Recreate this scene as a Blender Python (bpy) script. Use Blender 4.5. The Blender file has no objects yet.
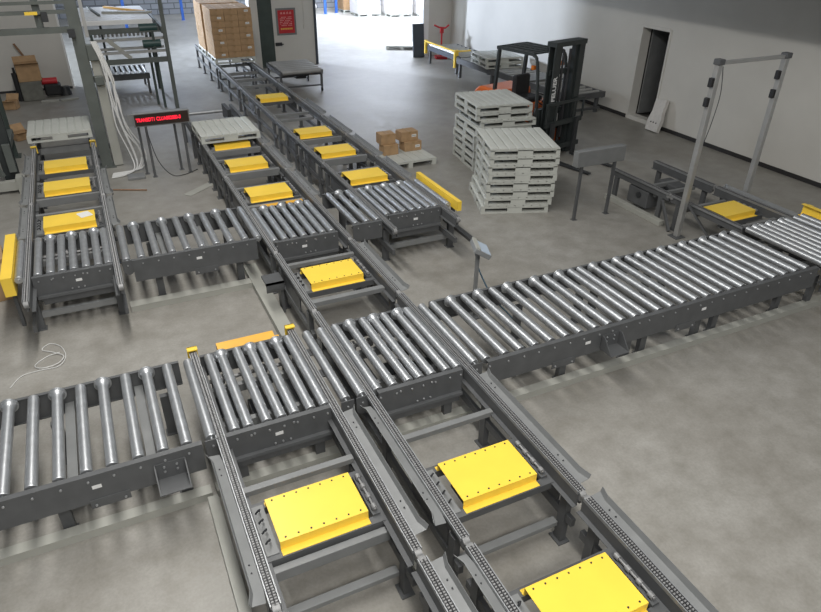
import bpy, bmesh, math, random
from mathutils import Matrix, Vector
random.seed(7)
SC = bpy.context.scene
COL = SC.collection
PI = math.pi

# ------------------------------------------------------------------ camera
cam_data = bpy.data.cameras.new('camera')
cam = bpy.data.objects.new('camera', cam_data)
COL.objects.link(cam)
cam_data.sensor_fit = 'HORIZONTAL'
cam_data.sensor_width = 36.0
cam_data.lens = 36.0 * 648.8 / 821.0
cam_data.clip_end = 200
_r, _d, _f = (0.9023, -0.431, 0.0133), (-0.213, -0.4724, -0.8552), (0.3749, 0.7688, -0.5181)
cam.matrix_world = Matrix(((_r[0], -_d[0], -_f[0], 0), (_r[1], -_d[1], -_f[1], 0), (_r[2], -_d[2], -_f[2], 4.5), (0, 0, 0, 1)))
SC.camera = cam

# ------------------------------------------------------------------ light
world = bpy.data.worlds.new('daylight')
SC.world = world
world.use_nodes = True
wbg = world.node_tree.nodes['Background']
wbg.inputs[0].default_value = (0.92, 0.96, 1.0, 1)
wbg.inputs[1].default_value = 0.20


def area(name, loc, rot, sx, sy, power, color=(1, 1, 1)):
    l = bpy.data.lights.new(name, 'AREA')
    l.shape = 'RECTANGLE'
    l.size, l.size_y = sx, sy
    l.energy = power
    l.color = color
    o = bpy.data.objects.new(name, l)
    COL.objects.link(o)
    o.location = loc
    o.rotation_euler = rot
    return o


area('skylight', (0.6, 5.8, 8.5), (0, 0, 0), 1.0, 13, 830, (1, 0.98, 0.94))
area('rear_skylight', (1.0, -3.5, 8.5), (math.radians(25), 0, 0), 6.0, 1.6, 680, (1, 0.98, 0.94))
area('hall_skylight', (13.6, 31.0, 6.5), (0, 0, 0), 6, 6, 3000, (0.80, 0.87, 1.0)).data.spread = math.radians(150)
area('hall_skylight_left', (2.0, 29.0, 7.0), (0, 0, 0), 8, 8, 330, (0.62, 0.76, 1.0))
area('hall_window', (-6.5, 26.5, 3.0), (0, math.radians(-90), math.radians(-29)), 3.5, 6, 1900, (0.78, 0.88, 1.0))
_v = Vector((12.4, 18.0, 1.6)) - Vector((1.0, 31.7, 4.6))
_b = area('hall_far_window', (1.0, 31.7, 4.6), _v.to_track_quat('-Z', 'Y').to_euler(), 1.0, 1.0, 700, (0.72, 0.82, 1.0))
_b.data.spread = math.radians(80)
SC.view_settings.view_transform = 'Standard'
SC.view_settings.look = 'None'
SC.view_settings.exposure = 0.0
SC.view_settings.gamma = 1.0
SC.view_settings.use_curve_mapping = False


# ------------------------------------------------------------------ materials
def mat(name, color, rough=0.5, metal=0.0, var=0.0, scale=8.0, bump=0.0, color2=None, stretch=None, emit=None, spec=None, bscale=None):
    m = bpy.data.materials.new(name)
    m.use_nodes = True
    nt = m.node_tree
    b = nt.nodes['Principled BSDF']
    b.inputs['Roughness'].default_value = rough
    b.inputs['Metallic'].default_value = metal
    b.inputs['Base Color'].default_value = (*color, 1)
    if spec is not None:
        b.inputs['Specular IOR Level'].default_value = spec
    if emit:
        b.inputs['Emission Color'].default_value = (*color, 1)
        b.inputs['Emission Strength'].default_value = emit
    if var > 0 or bump > 0:
        tc = nt.nodes.new('ShaderNodeTexCoord')
        mp = nt.nodes.new('ShaderNodeMapping')
        if stretch:
            mp.inputs['Scale'].default_value = stretch
        nt.links.new(tc.outputs['Object'], mp.inputs[0])
        n = nt.nodes.new('ShaderNodeTexNoise')
        n.inputs['Scale'].default_value = scale
        n.inputs['Detail'].default_value = 6
        nt.links.new(mp.outputs[0], n.inputs['Vector'])
    if var > 0:
        rmp = nt.nodes.new('ShaderNodeValToRGB')
        lo = tuple(max(0, c * (1 - var)) for c in color)
        hi = color2 or tuple(min(1, c * (1 + var)) for c in color)
        rmp.color_ramp.elements[0].position = 0.3
        rmp.color_ramp.elements[1].position = 0.7
        rmp.color_ramp.elements[0].color = (*lo, 1)
        rmp.color_ramp.elements[1].color = (*hi, 1)
        nt.links.new(n.outputs['Fac'], rmp.inputs[0])
        nt.links.new(rmp.outputs[0], b.inputs['Base Color'])
    if bump > 0:
        bp = nt.nodes.new('ShaderNodeBump')
        bp.inputs['Strength'].default_value = bump
        bp.inputs['Distance'].default_value = 0.01
        nt.links.new(n.outputs['Fac'], bp.inputs['Height'])
        nt.links.new(bp.outputs[0], b.inputs['Normal'])
    return m


M = dict(
    steel=mat('grey_paint_steel', (0.088, 0.091, 0.094), 0.48, 0, 0.12, 6),
    steel_lt=mat('lighter_grey_steel', (0.185, 0.19, 0.19), 0.45, 0, 0.10, 5),
    steel_dk=mat('dark_steel', (0.030, 0.032, 0.035), 0.5, 0, 0.15, 8),
    roller=mat('zinc_roller', (0.56, 0.575, 0.59), 0.41, 0.88, 0.10, 4, 0.0, None, (3, 3, 0.7)),
    zinc=mat('zinc', (0.40, 0.41, 0.42), 0.5, 0.75, 0.1, 20),
    chain=mat('chain_steel', (0.27, 0.27, 0.27), 0.55, 0.35, 0.2, 40),
    chain_dk=mat('chain_plates', (0.045, 0.045, 0.048), 0.5),
    yellow=mat('yellow_paint', (0.92, 0.63, 0.07), 0.36, 0, 0.04, 3),
    orange=mat('orange_yellow_paint', (0.72, 0.38, 0.04), 0.45, 0, 0.08, 5),
    duct=mat('cable_duct_grey', (0.36, 0.36, 0.325), 0.5, 0, 0.06, 3),
    pallet=mat('pallet_grey', (0.50, 0.51, 0.47), 0.55, 0, 0.06, 3),
    carton=mat('cardboard', (0.40, 0.255, 0.135), 0.8, 0, 0.14, 7),
    tape=mat('packing_tape', (0.33, 0.20, 0.09), 0.4),
    paper=mat('white_paper', (0.75, 0.75, 0.74), 0.6),
    ink=mat('black_ink', (0.03, 0.03, 0.03), 0.6),
    bluepaper=mat('blue_label', (0.35, 0.45, 0.6), 0.5),
    alu=mat('aluminium', (0.42, 0.42, 0.41), 0.42, 0.55, 0.08, 6),
    wall=mat('white_wall_paint', (0.60, 0.585, 0.545), 0.7, 0, 0.05, 0.9),
    wall_dk=mat('dark_skirting', (0.025, 0.024, 0.024), 0.6),
    green=mat('dark_green_steel', (0.045, 0.062, 0.055), 0.5, 0, 0.12, 4),
    grgrey=mat('green_grey_steel', (0.105, 0.117, 0.108), 0.5, 0, 0.12, 4),
    red=mat('red_notice', (0.50, 0.022, 0.030), 0.5, 0, 0.06, 8),
    pink=mat('pink_lettering', (0.80, 0.45, 0.42), 0.6),
    ylet=mat('yellow_lettering', (0.75, 0.45, 0.08), 0.6),
    blue=mat('blue_rack_steel', (0.03, 0.11, 0.42), 0.45, 0, 0.08, 5),
    forange=mat('forklift_orange', (0.62, 0.13, 0.02), 0.35, 0, 0.05, 4),
    fdark=mat('forklift_dark_grey', (0.030, 0.036, 0.036), 0.45, 0, 0.12, 5),
    black=mat('black_rubber', (0.014, 0.014, 0.015), 0.6),
    amber=mat('amber_lens', (0.55, 0.15, 0.02), 0.25),
    white=mat('white_enamel', (0.80, 0.80, 0.79), 0.45, 0, 0.03, 4),
    cable=mat('white_cable', (0.62, 0.62, 0.61), 0.5),
    cblue=mat('blue_cable', (0.06, 0.12, 0.17), 0.5),
    wood=mat('timber', (0.26, 0.15, 0.085), 0.7, 0, 0.25, 6, 0, None, (1, 8, 8)),
    glass=mat('screen_glass', (0.42, 0.50, 0.60), 0.12),
    led=mat('red_led', (1.0, 0.015, 0.045), 0.4, emit=1.3),
    ledface=mat('led_face', (0.030, 0.018, 0.015), 0.3),
    slab=mat('dark_blue_grey_panel', (0.050, 0.062, 0.080), 0.6, 0, 0.1, 4),
    shade_slab=mat('shade_slab_grey', (0.22, 0.215, 0.21), 0.8, 0, 0.1, 2),
    bin=mat('grey_bin', (0.15, 0.15, 0.13), 0.7, 0, 0.15, 9),
    sunlit_carton=mat('overexposed_carton', (0.68, 0.66, 0.65), 0.35, 0, 0.06, 5),  # pale colour paints the strong daylight onto the hall cartons
    sack=mat('white_sack', (0.62, 0.60, 0.57), 0.7, 0, 0.08, 12, 0.3),
    mgreen=mat('motor_green', (0.03, 0.07, 0.065), 0.4),
)


def floor_material():
    m = bpy.data.materials.new('worn_concrete')
    m.use_nodes = True
    nt = m.node_tree
    b = nt.nodes['Principled BSDF']
    L = nt.links.new
    tc = nt.nodes.new('ShaderNodeTexCoord')

    def noise(s, d=6, rough=0.6):
        n = nt.nodes.new('ShaderNodeTexNoise')
        n.inputs['Scale'].default_value = s
        n.inputs['Detail'].default_value = d
        n.inputs['Roughness'].default_value = rough
        L(tc.outputs['Object'], n.inputs['Vector'])
        return n
    n1, n2, n3 = noise(0.55), noise(3.2, 8, 0.65), noise(38, 3)
    r1 = nt.nodes.new('ShaderNodeValToRGB')
    r1.color_ramp.elements[0].position, r1.color_ramp.elements[1].position = 0.32, 0.68
    r1.color_ramp.elements[0].color = (0.275, 0.262, 0.238, 1)
    r1.color_ramp.elements[1].color = (0.345, 0.335, 0.312, 1)
    L(n1.outputs['Fac'], r1.inputs[0])
    r2 = nt.nodes.new('ShaderNodeValToRGB')
    r2.color_ramp.elements[0].position, r2.color_ramp.elements[1].position = 0.3, 0.72
    r2.color_ramp.elements[0].color = (0.74, 0.73, 0.70, 1)
    r2.color_ramp.elements[1].color = (1.08, 1.08, 1.08, 1)
    L(n2.outputs['Fac'], r2.inputs[0])
    mx = nt.nodes.new('ShaderNodeMix')
    mx.data_type = 'RGBA'
    mx.blend_type = 'MULTIPLY'
    mx.inputs[0].default_value = 1
    L(r1.outputs[0], mx.inputs[6])
    L(r2.outputs[0], mx.inputs[7])
    r3 = nt.nodes.new('ShaderNodeValToRGB')
    r3.color_ramp.elements[0].position, r3.color_ramp.elements[1].position = 0.35, 0.65
    r3.color_ramp.elements[0].color = (0.93, 0.93, 0.93, 1)
    r3.color_ramp.elements[1].color = (1.04, 1.04, 1.04, 1)
    L(n3.outputs['Fac'], r3.inputs[0])
    m2 = nt.nodes.new('ShaderNodeMix')
    m2.data_type = 'RGBA'
    m2.blend_type = 'MULTIPLY'
    m2.inputs[0].default_value = 1
    L(mx.outputs[2], m2.inputs[6])
    L(r3.outputs[0], m2.inputs[7])
    L(m2.outputs[2], b.inputs['Base Color'])
    rr = nt.nodes.new('ShaderNodeMapRange')
    rr.inputs[3].default_value, rr.inputs[4].default_value = 0.28, 0.55
    L(n2.outputs['Fac'], rr.inputs[0])
    L(rr.outputs[0], b.inputs['Roughness'])
    b.inputs['Specular IOR Level'].default_value = 0.4
    return m


M['floor'] = floor_material()


def brick_material():
    m = bpy.data.materials.new('pale_block_wall')
    m.use_nodes = True
    nt = m.node_tree
    b = nt.nodes['Principled BSDF']
    tc = nt.nodes.new('ShaderNodeTexCoord')
    mp = nt.nodes.new('ShaderNodeMapping')
    mp.inputs['Rotation'].default_value = (PI / 2, 0, 0)
    br = nt.nodes.new('ShaderNodeTexBrick')
    br.inputs['Scale'].default_value = 1.0
    br.inputs['Brick Width'].default_value = 0.55
    br.inputs['Row Height'].default_value = 0.26
    br.inputs['Mortar Size'].default_value = 0.025
    br.inputs['Color1'].default_value = (0.24, 0.25, 0.27, 1)
    br.inputs['Color2'].default_value = (0.19, 0.20, 0.22, 1)
    br.inputs['Mortar'].default_value = (0.10, 0.105, 0.11, 1)
    nt.links.new(tc.outputs['Object'], mp.inputs[0])
    nt.links.new(mp.outputs[0], br.inputs['Vector'])
    nt.links.new(br.outputs['Color'], b.inputs['Base Color'])
    b.inputs['Roughness'].default_value = 0.8
    return m


M['block'] = brick_material()


# ------------------------------------------------------------------ helpers
def bm_new():
    return bmesh.new()


def box(bm, x0, x1, y0, y1, z0, z1, rot=None):
    r = bmesh.ops.create_cube(bm, size=1.0)['verts']
    mtx = Matrix.Translation(((x0 + x1) / 2, (y0 + y1) / 2, (z0 + z1) / 2)) @ Matrix.Diagonal((abs(x1 - x0), abs(y1 - y0), abs(z1 - z0), 1))
    bmesh.ops.transform(bm, matrix=mtx, verts=r)
    if rot is not None:
        bmesh.ops.transform(bm, matrix=rot, verts=r)
    return r


def cyl(bm, p, q, r0, r1=None, seg=16, caps=True):
    p, q = Vector(p), Vector(q)
    d = q - p
    v = bmesh.ops.create_cone(bm, cap_ends=caps, segments=seg, radius1=r0, radius2=r0 if r1 is None else r1, depth=d.length)['verts']
    mt = Matrix.Translation((p + q) / 2) @ d.to_track_quat('Z', 'Y').to_matrix().to_4x4()
    bmesh.ops.transform(bm, matrix=mt, verts=v)
    return v


def bar(bm, p, q, w, h):
    """rectangular bar from p to q, w across, h tall"""
    p, q = Vector(p), Vector(q)
    d = q - p
    v = bmesh.ops.create_cube(bm, size=1.0)['verts']
    up = Vector((0, 0, 1)) if abs(d.normalized().z) < 0.95 else Vector((0, 1, 0))
    x = d.normalized()
    y = up.cross(x).normalized()
    z = x.cross(y)
    R = Matrix((x, y, z)).transposed().to_4x4()
    bmesh.ops.transform(bm, matrix=Matrix.Translation((p + q) / 2) @ R @ Matrix.Diagonal((d.length, w, h, 1)), verts=v)
    return v


def extrude_profile(bm, pts, axis, a, b):
    """closed 2-D profile extruded along axis 'x' (pts are y,z) or 'y' (pts are x,z) or 'z' (pts are x,y)"""
    def P(u, v, t):
        return {'x': (t, u, v), 'y': (u, t, v), 'z': (u, v, t)}[axis]
    A = [bm.verts.new(P(u, v, a)) for u, v in pts]
    B = [bm.verts.new(P(u, v, b)) for u, v in pts]
    n = len(pts)
    bm.faces.new(A)
    bm.faces.new(B[::-1])
    for i in range(n):
        bm.faces.new((A[i], B[i], B[(i + 1) % n], A[(i + 1) % n]))


def sheet(pts, t):
    """open polyline thickened to a closed profile"""
    out, back = [], []
    n = len(pts)
    for i in range(n):
        a = Vector(pts[max(i - 1, 0)])
        c = Vector(pts[min(i + 1, n - 1)])
        d = (c - a).normalized()
        nrm = Vector((-d.y, d.x)) * t
        out.append(tuple(pts[i]))
        back.append((pts[i][0] - nrm.x, pts[i][1] - nrm.y))
    return out + back[::-1]


def tube(bm, pts, r, seg=8):
    pts = [Vector(p) for p in pts]
    rings = []
    for i, p in enumerate(pts):
        d = (pts[min(i + 1, len(pts) - 1)] - pts[max(i - 1, 0)]).normalized()
        up = Vector((0, 0, 1)) if abs(d.z) < 0.9 else Vector((1, 0, 0))
        x = d.cross(up).normalized()
        y = x.cross(d)
        rings.append([bm.verts.new(p + (x * math.cos(2 * PI * k / seg) + y * math.sin(2 * PI * k / seg)) * r) for k in range(seg)])
    for a, b in zip(rings, rings[1:]):
        for k in range(seg):
            bm.faces.new((a[k], a[(k + 1) % seg], b[(k + 1) % seg], b[k]))
    bm.faces.new(rings[0][::-1])
    bm.faces.new(rings[-1])


def smooth_path(pts, n=6):
    """Catmull-Rom through pts"""
    P = [Vector(p) for p in pts]
    P = [2 * P[0] - P[1]] + P + [2 * P[-1] - P[-2]]
    out = []
    for i in range(1, len(P) - 2):
        for k in range(n):
            t = k / n
            out.append(0.5 * (2 * P[i] + (P[i + 1] - P[i - 1]) * t + (2 * P[i - 1] - 5 * P[i] + 4 * P[i + 1] - P[i + 2]) * t * t + (3 * P[i] - P[i - 1] - 3 * P[i + 1] + P[i + 2]) * t ** 3))
    out.append(P[-2])
    return out


def mesh_from(bm, name, m, off=None, bev=0.0, smooth=False):
    if bev > 0:
        bmesh.ops.bevel(bm, geom=bm.edges[:], offset=bev, segments=1, affect='EDGES', clamp_overlap=True)
    bmesh.ops.recalc_face_normals(bm, faces=bm.faces[:])
    me = bpy.data.meshes.new(name)
    if off is not None:
        bmesh.ops.translate(bm, vec=-Vector(off), verts=bm.verts[:])
    bm.to_mesh(me)
    bm.free()
    me.materials.append(m)
    if smooth:
        for p in me.polygons:
            p.use_smooth = True
        if hasattr(me, 'set_sharp_from_angle'):
            me.set_sharp_from_angle(angle=math.radians(40))
    return me


def link(name, me, parent=None, loc=(0, 0, 0), rz=0.0):
    o = bpy.data.objects.new(name, me)
    COL.objects.link(o)
    o.location = loc
    o.rotation_euler = (0, 0, rz)
    if parent is not None:
        o.parent = parent
    return o


def origin(o):
    """world location of an unrotated thing or part"""
    v = Vector(o.location)
    while o.parent:
        o = o.parent
        v += Vector(o.location)
    return v


def part(name, bm, m, parent, bev=0.0, smooth=False, label=None, world=True):
    """one part mesh; bm is in world coordinates of an unrotated root (world=True) or in the root's own (world=False)"""
    off = origin(parent) if world else None
    o = link(name, mesh_from(bm, name, m, off, bev, smooth), parent)
    if label:
        o['label'] = label
    return o


def tag(o, label, cat, group=None):
    o['label'] = label
    o['category'] = cat
    if group:
        o['group'] = group
    return o


def thing(name, label, cat, loc=(0, 0, 0), rz=0.0, group=None):
    return tag(link(name, None, None, loc, rz), label, cat, group)


def solid(name, bm, m, label, cat, group=None, loc=(0, 0, 0), rz=0.0, bev=0.0, smooth=False):
    return tag(link(name, mesh_from(bm, name, m, None, bev, smooth), None, loc, rz), label, cat, group)


def text_mesh(name, body, size, m, extrude=0.001, offset=0.002, space=1.0):
    cu = bpy.data.curves.new(name, 'FONT')
    cu.body, cu.size, cu.extrude, cu.offset, cu.space_character = body, size, extrude, offset, space
    t = bpy.data.objects.new(name, cu)
    COL.objects.link(t)
    bpy.context.view_layer.update()
    me = bpy.data.meshes.new_from_object(t.evaluated_get(bpy.context.evaluated_depsgraph_get()))
    bpy.data.objects.remove(t)
    bpy.data.curves.remove(cu)
    me.name = name
    me.materials.clear()
    me.materials.append(m)
    return me


def struct(name, bm, m):
    o = link(name, mesh_from(bm, name, m))
    o['kind'] = 'structure'
    return o


def copy_tree(o, parent=None):
    c = o.copy()
    COL.objects.link(c)
    if parent is not None:
        c.parent = parent
        c.matrix_parent_inverse = o.matrix_parent_inverse
    for ch in list(o.children):
        copy_tree(ch, c)
    return c


# ------------------------------------------------------------------ setting
bm = bm_new(); box(bm, -9, 22, -2, 38, -0.2, 0); struct('floor', bm, M['floor'])
WX = 12.5
bm = bm_new()
box(bm, WX, WX + 0.24, 2.0, 12.0, 0, 6.5)
box(bm, WX, WX + 0.24, 12.95, 22.84, 0, 6.5)
box(bm, WX, WX + 0.24, 12.0, 12.95, 2.25, 6.5)
box(bm, WX, WX + 0.24, 12.0, 12.95, 0, 0.10)
struct('wall_right', bm, M['wall'])
bm = bm_new()
box(bm, WX - 0.015, WX, 2.0, 11.97, 0, 0.09); box(bm, WX - 0.015, WX, 12.98, 22.6, 0, 0.09)
struct('baseboard_right', bm, M['wall_dk'])
# doorway in the right wall: steel frame, dark store behind it, leaf ajar
bm = bm_new()
box(bm, WX + 0.24, WX + 1.6, 11.7, 11.75, 0, 2.6); box(bm, WX + 0.24, WX + 1.6, 13.5, 13.55, 0, 2.6)
box(bm, WX + 1.6, WX + 1.65, 11.7, 13.55, 0, 2.6); box(bm, WX + 0.24, WX + 1.65, 11.7, 13.55, 2.6, 2.65)
struct('wall_storeroom', bm, M['steel'])
d = link('door_1', None, None, (WX, 12.95, 0.1)); d['kind'] = 'structure'
bm = bm_new()
box(bm, WX - 0.02, WX + 0.26, 12.90, 12.97, 0.1, 2.25); box(bm, WX - 0.02, WX + 0.26, 11.98, 12.03, 0.1, 2.25)
box(bm, WX - 0.02, WX + 0.26, 12.03, 12.90, 2.20, 2.27)
part('door_frame', bm, M['wall'], d)
bm = bm_new(); box(bm, WX + 0.27, WX + 1.10, 12.83, 12.87, 0.11, 2.19); part('door_leaf', bm, M['steel_lt'], d)
# unseen slab added above the view to shade the upper right wall
bm = bm_new(); box(bm, 10.47, WX, 2.0, 22.6, 3.5, 3.9); struct('shade_slab_added', bm, M['shade_slab'])
# wall between this room and the storage hall, with its wide opening
PY = 22.6
bm = bm_new()
box(bm, 5.85, 7.27, PY, PY + 0.22, 0, 6.5)
box(bm, 7.27, 11.45, PY, PY + 0.22, 4.2, 6.5)
box(bm, 11.45, WX, PY, PY + 0.22, 0, 6.5)
box(bm, -0.4, 5.12, PY, PY + 0.22, 4.2, 6.5)
struct('wall_back', bm, M['wall'])
bm = bm_new(); box(bm, 5.10, 5.36, PY - 0.12, PY + 0.3, 0, 6.5); struct('trim_1', bm, M['wall'])
bm = bm_new(); box(bm, 5.36, 5.85, PY - 0.02, PY + 0.2, 0, 6.5); struct('trim_2', bm, M['green'])
bm = bm_new(); box(bm, 7.25, 7.33, PY - 0.04, PY + 0.26, 0, 4.2); struct('trim_3', bm, M['slab'])
bm = bm_new(); box(bm, 11.33, 11.55, PY - 0.05, PY + 0.28, 0, 4.2); struct('trim_4', bm, M['white'])
bm = bm_new(); box(bm, -9, -0.4, 21.8, 22.0, 0, 6.5); struct('wall_left', bm, M['wall'])
bm = bm_new(); box(bm, -9, -0.38, 21.785, 21.8, 0, 0.06); struct('baseboard_left', bm, M['wall_dk'])
bm = bm_new(); box(bm, -0.43, -0.38, 21.77, 22.03, 0, 6.5); struct('trim_5', bm, M['white'])
bm = bm_new(); box(bm, -9, 22, 37.0, 37.3, 0, 7); struct('wall_hall', bm, M['block'])

# ------------------------------------------------------------------ shared small meshes
bm = bm_new(); cyl(bm, (0, 0, 0), (0, -0.010, 0), 0.0115, 0.009, 8); BOLT = mesh_from(bm, 'bolt', M['zinc'])
bm = bm_new(); cyl(bm, (0, 0, 0), (0, 0, 0.006), 0.008, 0.006, 8); SCREW = mesh_from(bm, 'screw', M['steel_dk'])
ROLLER, FLANGE = {}, {}
RR = 0.0475


def roller_mesh(L):
    k = round(L, 3)
    if k not in ROLLER:
        bm = bm_new()
        cyl(bm, (0, -L / 2, 0), (0, L / 2, 0), RR, None, 28)
        bmesh.ops.bevel(bm, geom=[e for e in bm.edges if abs(e.verts[0].co.y - e.verts[1].co.y) < 1e-4], offset=0.004, segments=1, affect='EDGES')
        cyl(bm, (0, -L / 2 - 0.02, 0), (0, L / 2 + 0.02, 0), 0.012, None, 10)
        ROLLER[k] = mesh_from(bm, 'roller', M['roller'], smooth=True)
    return ROLLER[k]


bm = bm_new()
cyl(bm, (0, -0.014, 0), (0, 0.014, 0), 0.076, None, 28)
bmesh.ops.bevel(bm, geom=[e for e in bm.edges if abs(e.verts[0].co.y - e.verts[1].co.y) < 1e-4], offset=0.006, segments=2, affect='EDGES')
cyl(bm, (0, -0.050, 0), (0, -0.012, 0), 0.048, 0.066, 28)
FLANGE_ME = mesh_from(bm, 'flange', M['roller'], smooth=True)


def bolt(parent, x, y, z):
    o = link('bolt', BOLT, parent, Vector((x, y, z)) - origin(parent))
    return o


# ------------------------------------------------------------------ roller conveyors
def bank(label, x0, x1, rollers, y0, y1, h=0.28, far=None, legs=(), leg_dy=0.20, members=(), transfer=False, stickers=(), bolts=True,
         end_plates=(), brackets=(), splices=(), group='roller conveyor sections', ties=(), top=0.70, orange=()):
    """rail plates at y0 (near) and y1 (far), rollers along Y at the given (x, flanged)"""
    root = thing('roller_conveyor', label, 'roller conveyor', ((x0 + x1) / 2, y0, 0), 0, group)
    zb = top - h
    near = sheet([(y0 + 0.052, top), (y0, top), (y0, zb), (y0 + 0.05, zb)], -0.008)
    bm = bm_new(); extrude_profile(bm, near, 'x', x0, x1)
    nr = part('side_rail', bm, M['steel'], root)
    fx0, fx1 = far or (x0, x1)
    farp = sheet([(y1 - 0.035, zb), (y1, zb), (y1, top - 0.01), (y1 - 0.035, top - 0.01)], -0.008)
    bm = bm_new(); extrude_profile(bm, farp, 'x', fx0, fx1)
    part('side_rail', bm, M['steel'], root)
    rm = roller_mesh(y1 - y0 - 0.115)
    yc = (y0 + y1) / 2 + 0.005
    for i, (x, fl) in enumerate(rollers):
        r = link('roller', rm, root, Vector((x, yc, top - 0.022)) - origin(root))
        r.rotation_euler = (0, random.uniform(0, 6.28), 0)
        if fl:
            f = link('flange', FLANGE_ME, r, (0, (y1 - y0 - 0.115) / 2 - 0.020, 0))
        if bolts and x0 < x < x1:
            bolt(nr, x, y0 - 0.001, top - 0.055)
    if bolts:
        n = max(2, int((x1 - x0) / 0.5))
        if transfer:
            for k in range(3):
                bolt(nr, x0 + 0.40 + 0.07 * k, y0 - 0.001, zb + 0.03)
            for k in (0.25, 0.62):
                bolt(nr, x0 + k * (x1 - x0), y0 - 0.001, top - 0.045)
    if transfer:
        bm = bm_new()
        extrude_profile(bm, sheet([(y0 + 0.02, zb - 0.004), (y0 - 0.035, zb - 0.004), (y0 - 0.035, zb - 0.03)], 0.006), 'x', x0 + 0.01, x1 - 0.01)
        extrude_profile(bm, sheet([(y0 + 0.01, zb - 0.004), (y0 + 0.01, zb - 0.13)], 0.008), 'x', x0 + 0.05, x1 - 0.02)
        part('lower_flange', bm, M['steel'], root)
        for yy in (y0 + 0.35, y1 - 0.42):
            bm = bm_new(); box(bm, x0 + 0.02, x1 - 0.02, yy - 0.03, yy + 0.03, 0.47, 0.55); part('lift_beam', bm, M['steel_lt'], root)
        bm = bm_new(); cyl(bm, (x0 + 0.02, y1 - 0.22, 0.50), (x1 - 0.02, y1 - 0.22, 0.50), 0.02, None, 12)
        for k in range(4):
            xx = x0 + 0.16 + k * (x1 - x0 - 0.3) / 3
            cyl(bm, (xx - 0.02, y1 - 0.22, 0.50), (xx + 0.02, y1 - 0.22, 0.50), 0.05, None, 14)
        part('drive_shaft', bm, M['chain'], root, smooth=True)
        bm = bm_new()
        box(bm, x0 + 0.32, x0 + 0.62, y0 + 0.50, y0 + 0.72, 0.30, 0.46)
        cyl(bm, (x0 + 0.62, y0 + 0.61, 0.38), (x0 + 0.84, y0 + 0.61, 0.38), 0.075, None, 16)
        part('motor', bm, M['steel_dk'], root, bev=0.0)
        bm = bm_new()
        for k in range(3):
            box(bm, x0 + 0.12 + 0.3 * k, x0 + 0.19 + 0.3 * k, y0 + 0.30, y1 - 0.30, 0.42, 0.47)
        part('lift_frame', bm, M['steel'], root)
    for x in members:
        bm = bm_new(); box(bm, x - 0.04, x + 0.04, y0 + 0.012, y1 - 0.012, zb + 0.02, zb + 0.10); part('cross_member', bm, M['steel_lt'], root)
    for x in legs:
        for yy, s in ((y0 + leg_dy, 1), (y1 - leg_dy, -1)):
            bm = bm_new()
            box(bm, x - 0.045, x + 0.045, yy - 0.03, yy + 0.03, 0.012, zb + 0.05)
            box(bm, x - 0.06, x + 0.06, yy - 0.055, yy + 0.055, 0.0, 0.012)
            part('leg', bm, M['steel'], root)
    for (a, b, y, z) in ties:
        bm = bm_new(); box(bm, a, b, y - 0.03, y + 0.03, z - 0.035, z + 0.035); part('tie_bar', bm, M['steel_lt'], root)
    for x in stickers:
        bm = bm_new(); box(bm, x - 0.035, x + 0.035, y0 - 0.002, y0, top - 0.14, top - 0.105); part('sticker', bm, M['paper'], nr, label='small white sticker')
    for x in end_plates:
        bm = bm_new()
        pts = [(x - 0.062, top + 0.005), (x + 0.062, top + 0.005), (x + 0.062, top - 0.13)] + [(x + 0.062 * math.cos(a), top - 0.13 - 0.062 * math.sin(a)) for a in [k * PI / 8 for k in range(1, 8)]] + [(x - 0.062, top - 0.13)]
        extrude_profile(bm, pts, 'y', y0 + 0.012, y0 + 0.022)
        ep = part('end_plate', bm, M['steel'], root)
        bolt(ep, x, y0 + 0.011, top - 0.06)
    for x in brackets:
        bm = bm_new()
        w, dd, hh = 0.12, 0.20, 0.17
        ztop = top - 0.075
        box(bm, x - w, x + w, y0 - 0.010, y0 - 0.002, ztop - hh, ztop)
        for sx in (-1, 1):
            extrude_profile(bm, [(y0 - 0.01, ztop), (y0 - 0.05, ztop), (y0 - dd, ztop - hh), (y0 - 0.01, ztop - hh)], 'x', x + sx * w - 0.005, x + sx * w + 0.005)
        box(bm, x - w, x + w, y0 - dd, y0 - 0.01, ztop - hh, ztop - hh + 0.008)
        br = part('sensor_bracket', bm, M['steel'], root)
        for a in (-0.05, 0.05):
            for c in (0.04, 0.09):
                bolt(br, x + a, y0 - 0.011, ztop - c)
    for x in splices:
        bm = bm_new()
        box(bm, x - 0.15, x + 0.15, y0 - 0.008, y0 + 0.0, zb - 0.055, zb + 0.03)
        sp = part('splice_plate', bm, M['steel'], root)
        bolt(sp, x - 0.11, y0 - 0.009, zb - 0.025); bolt(sp, x + 0.11, y0 - 0.009, zb - 0.025)
    for (a, b) in orange:
        y = y1 + 0.17
        pf = sheet([(y - 0.07, 0.52), (y - 0.07, 0.61), (y + 0.06, 0.63), (y + 0.06, 0.54)], -0.005)
        bm = bm_new(); extrude_profile(bm, pf, 'x', a, b)
        box(bm, a - 0.05, a, y - 0.06, y - 0.03, 0.55, 0.57); box(bm, b, b + 0.05, y - 0.02, y + 0.01, 0.58, 0.60)
        part('drive_cover', bm, M['orange'], root, label='orange sheet metal drive cover')
        bm = bm_new(); box(bm, a + 0.08, a + 0.13, y1, y + 0.04, 0.47, 0.52); box(bm, b - 0.13, b - 0.08, y1, y + 0.04, 0.47, 0.52)
        part('cover_arm', bm, M['steel'], root)
    return root


YA, YB = 4.35, 5.66
m1 = [(x, f) for x, f in ((-2.42, 0), (-2.23, 1), (-2.03, 0), (-1.84, 1), (-1.64, 0), (-1.45, 1), (-1.255, 0), (-1.06, 1), (-0.865, 0), (-0.67, 1), (-0.48, 0), (-0.28, 1), (-0.09, 0), (0.10, 1), (0.30, 0))]
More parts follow.
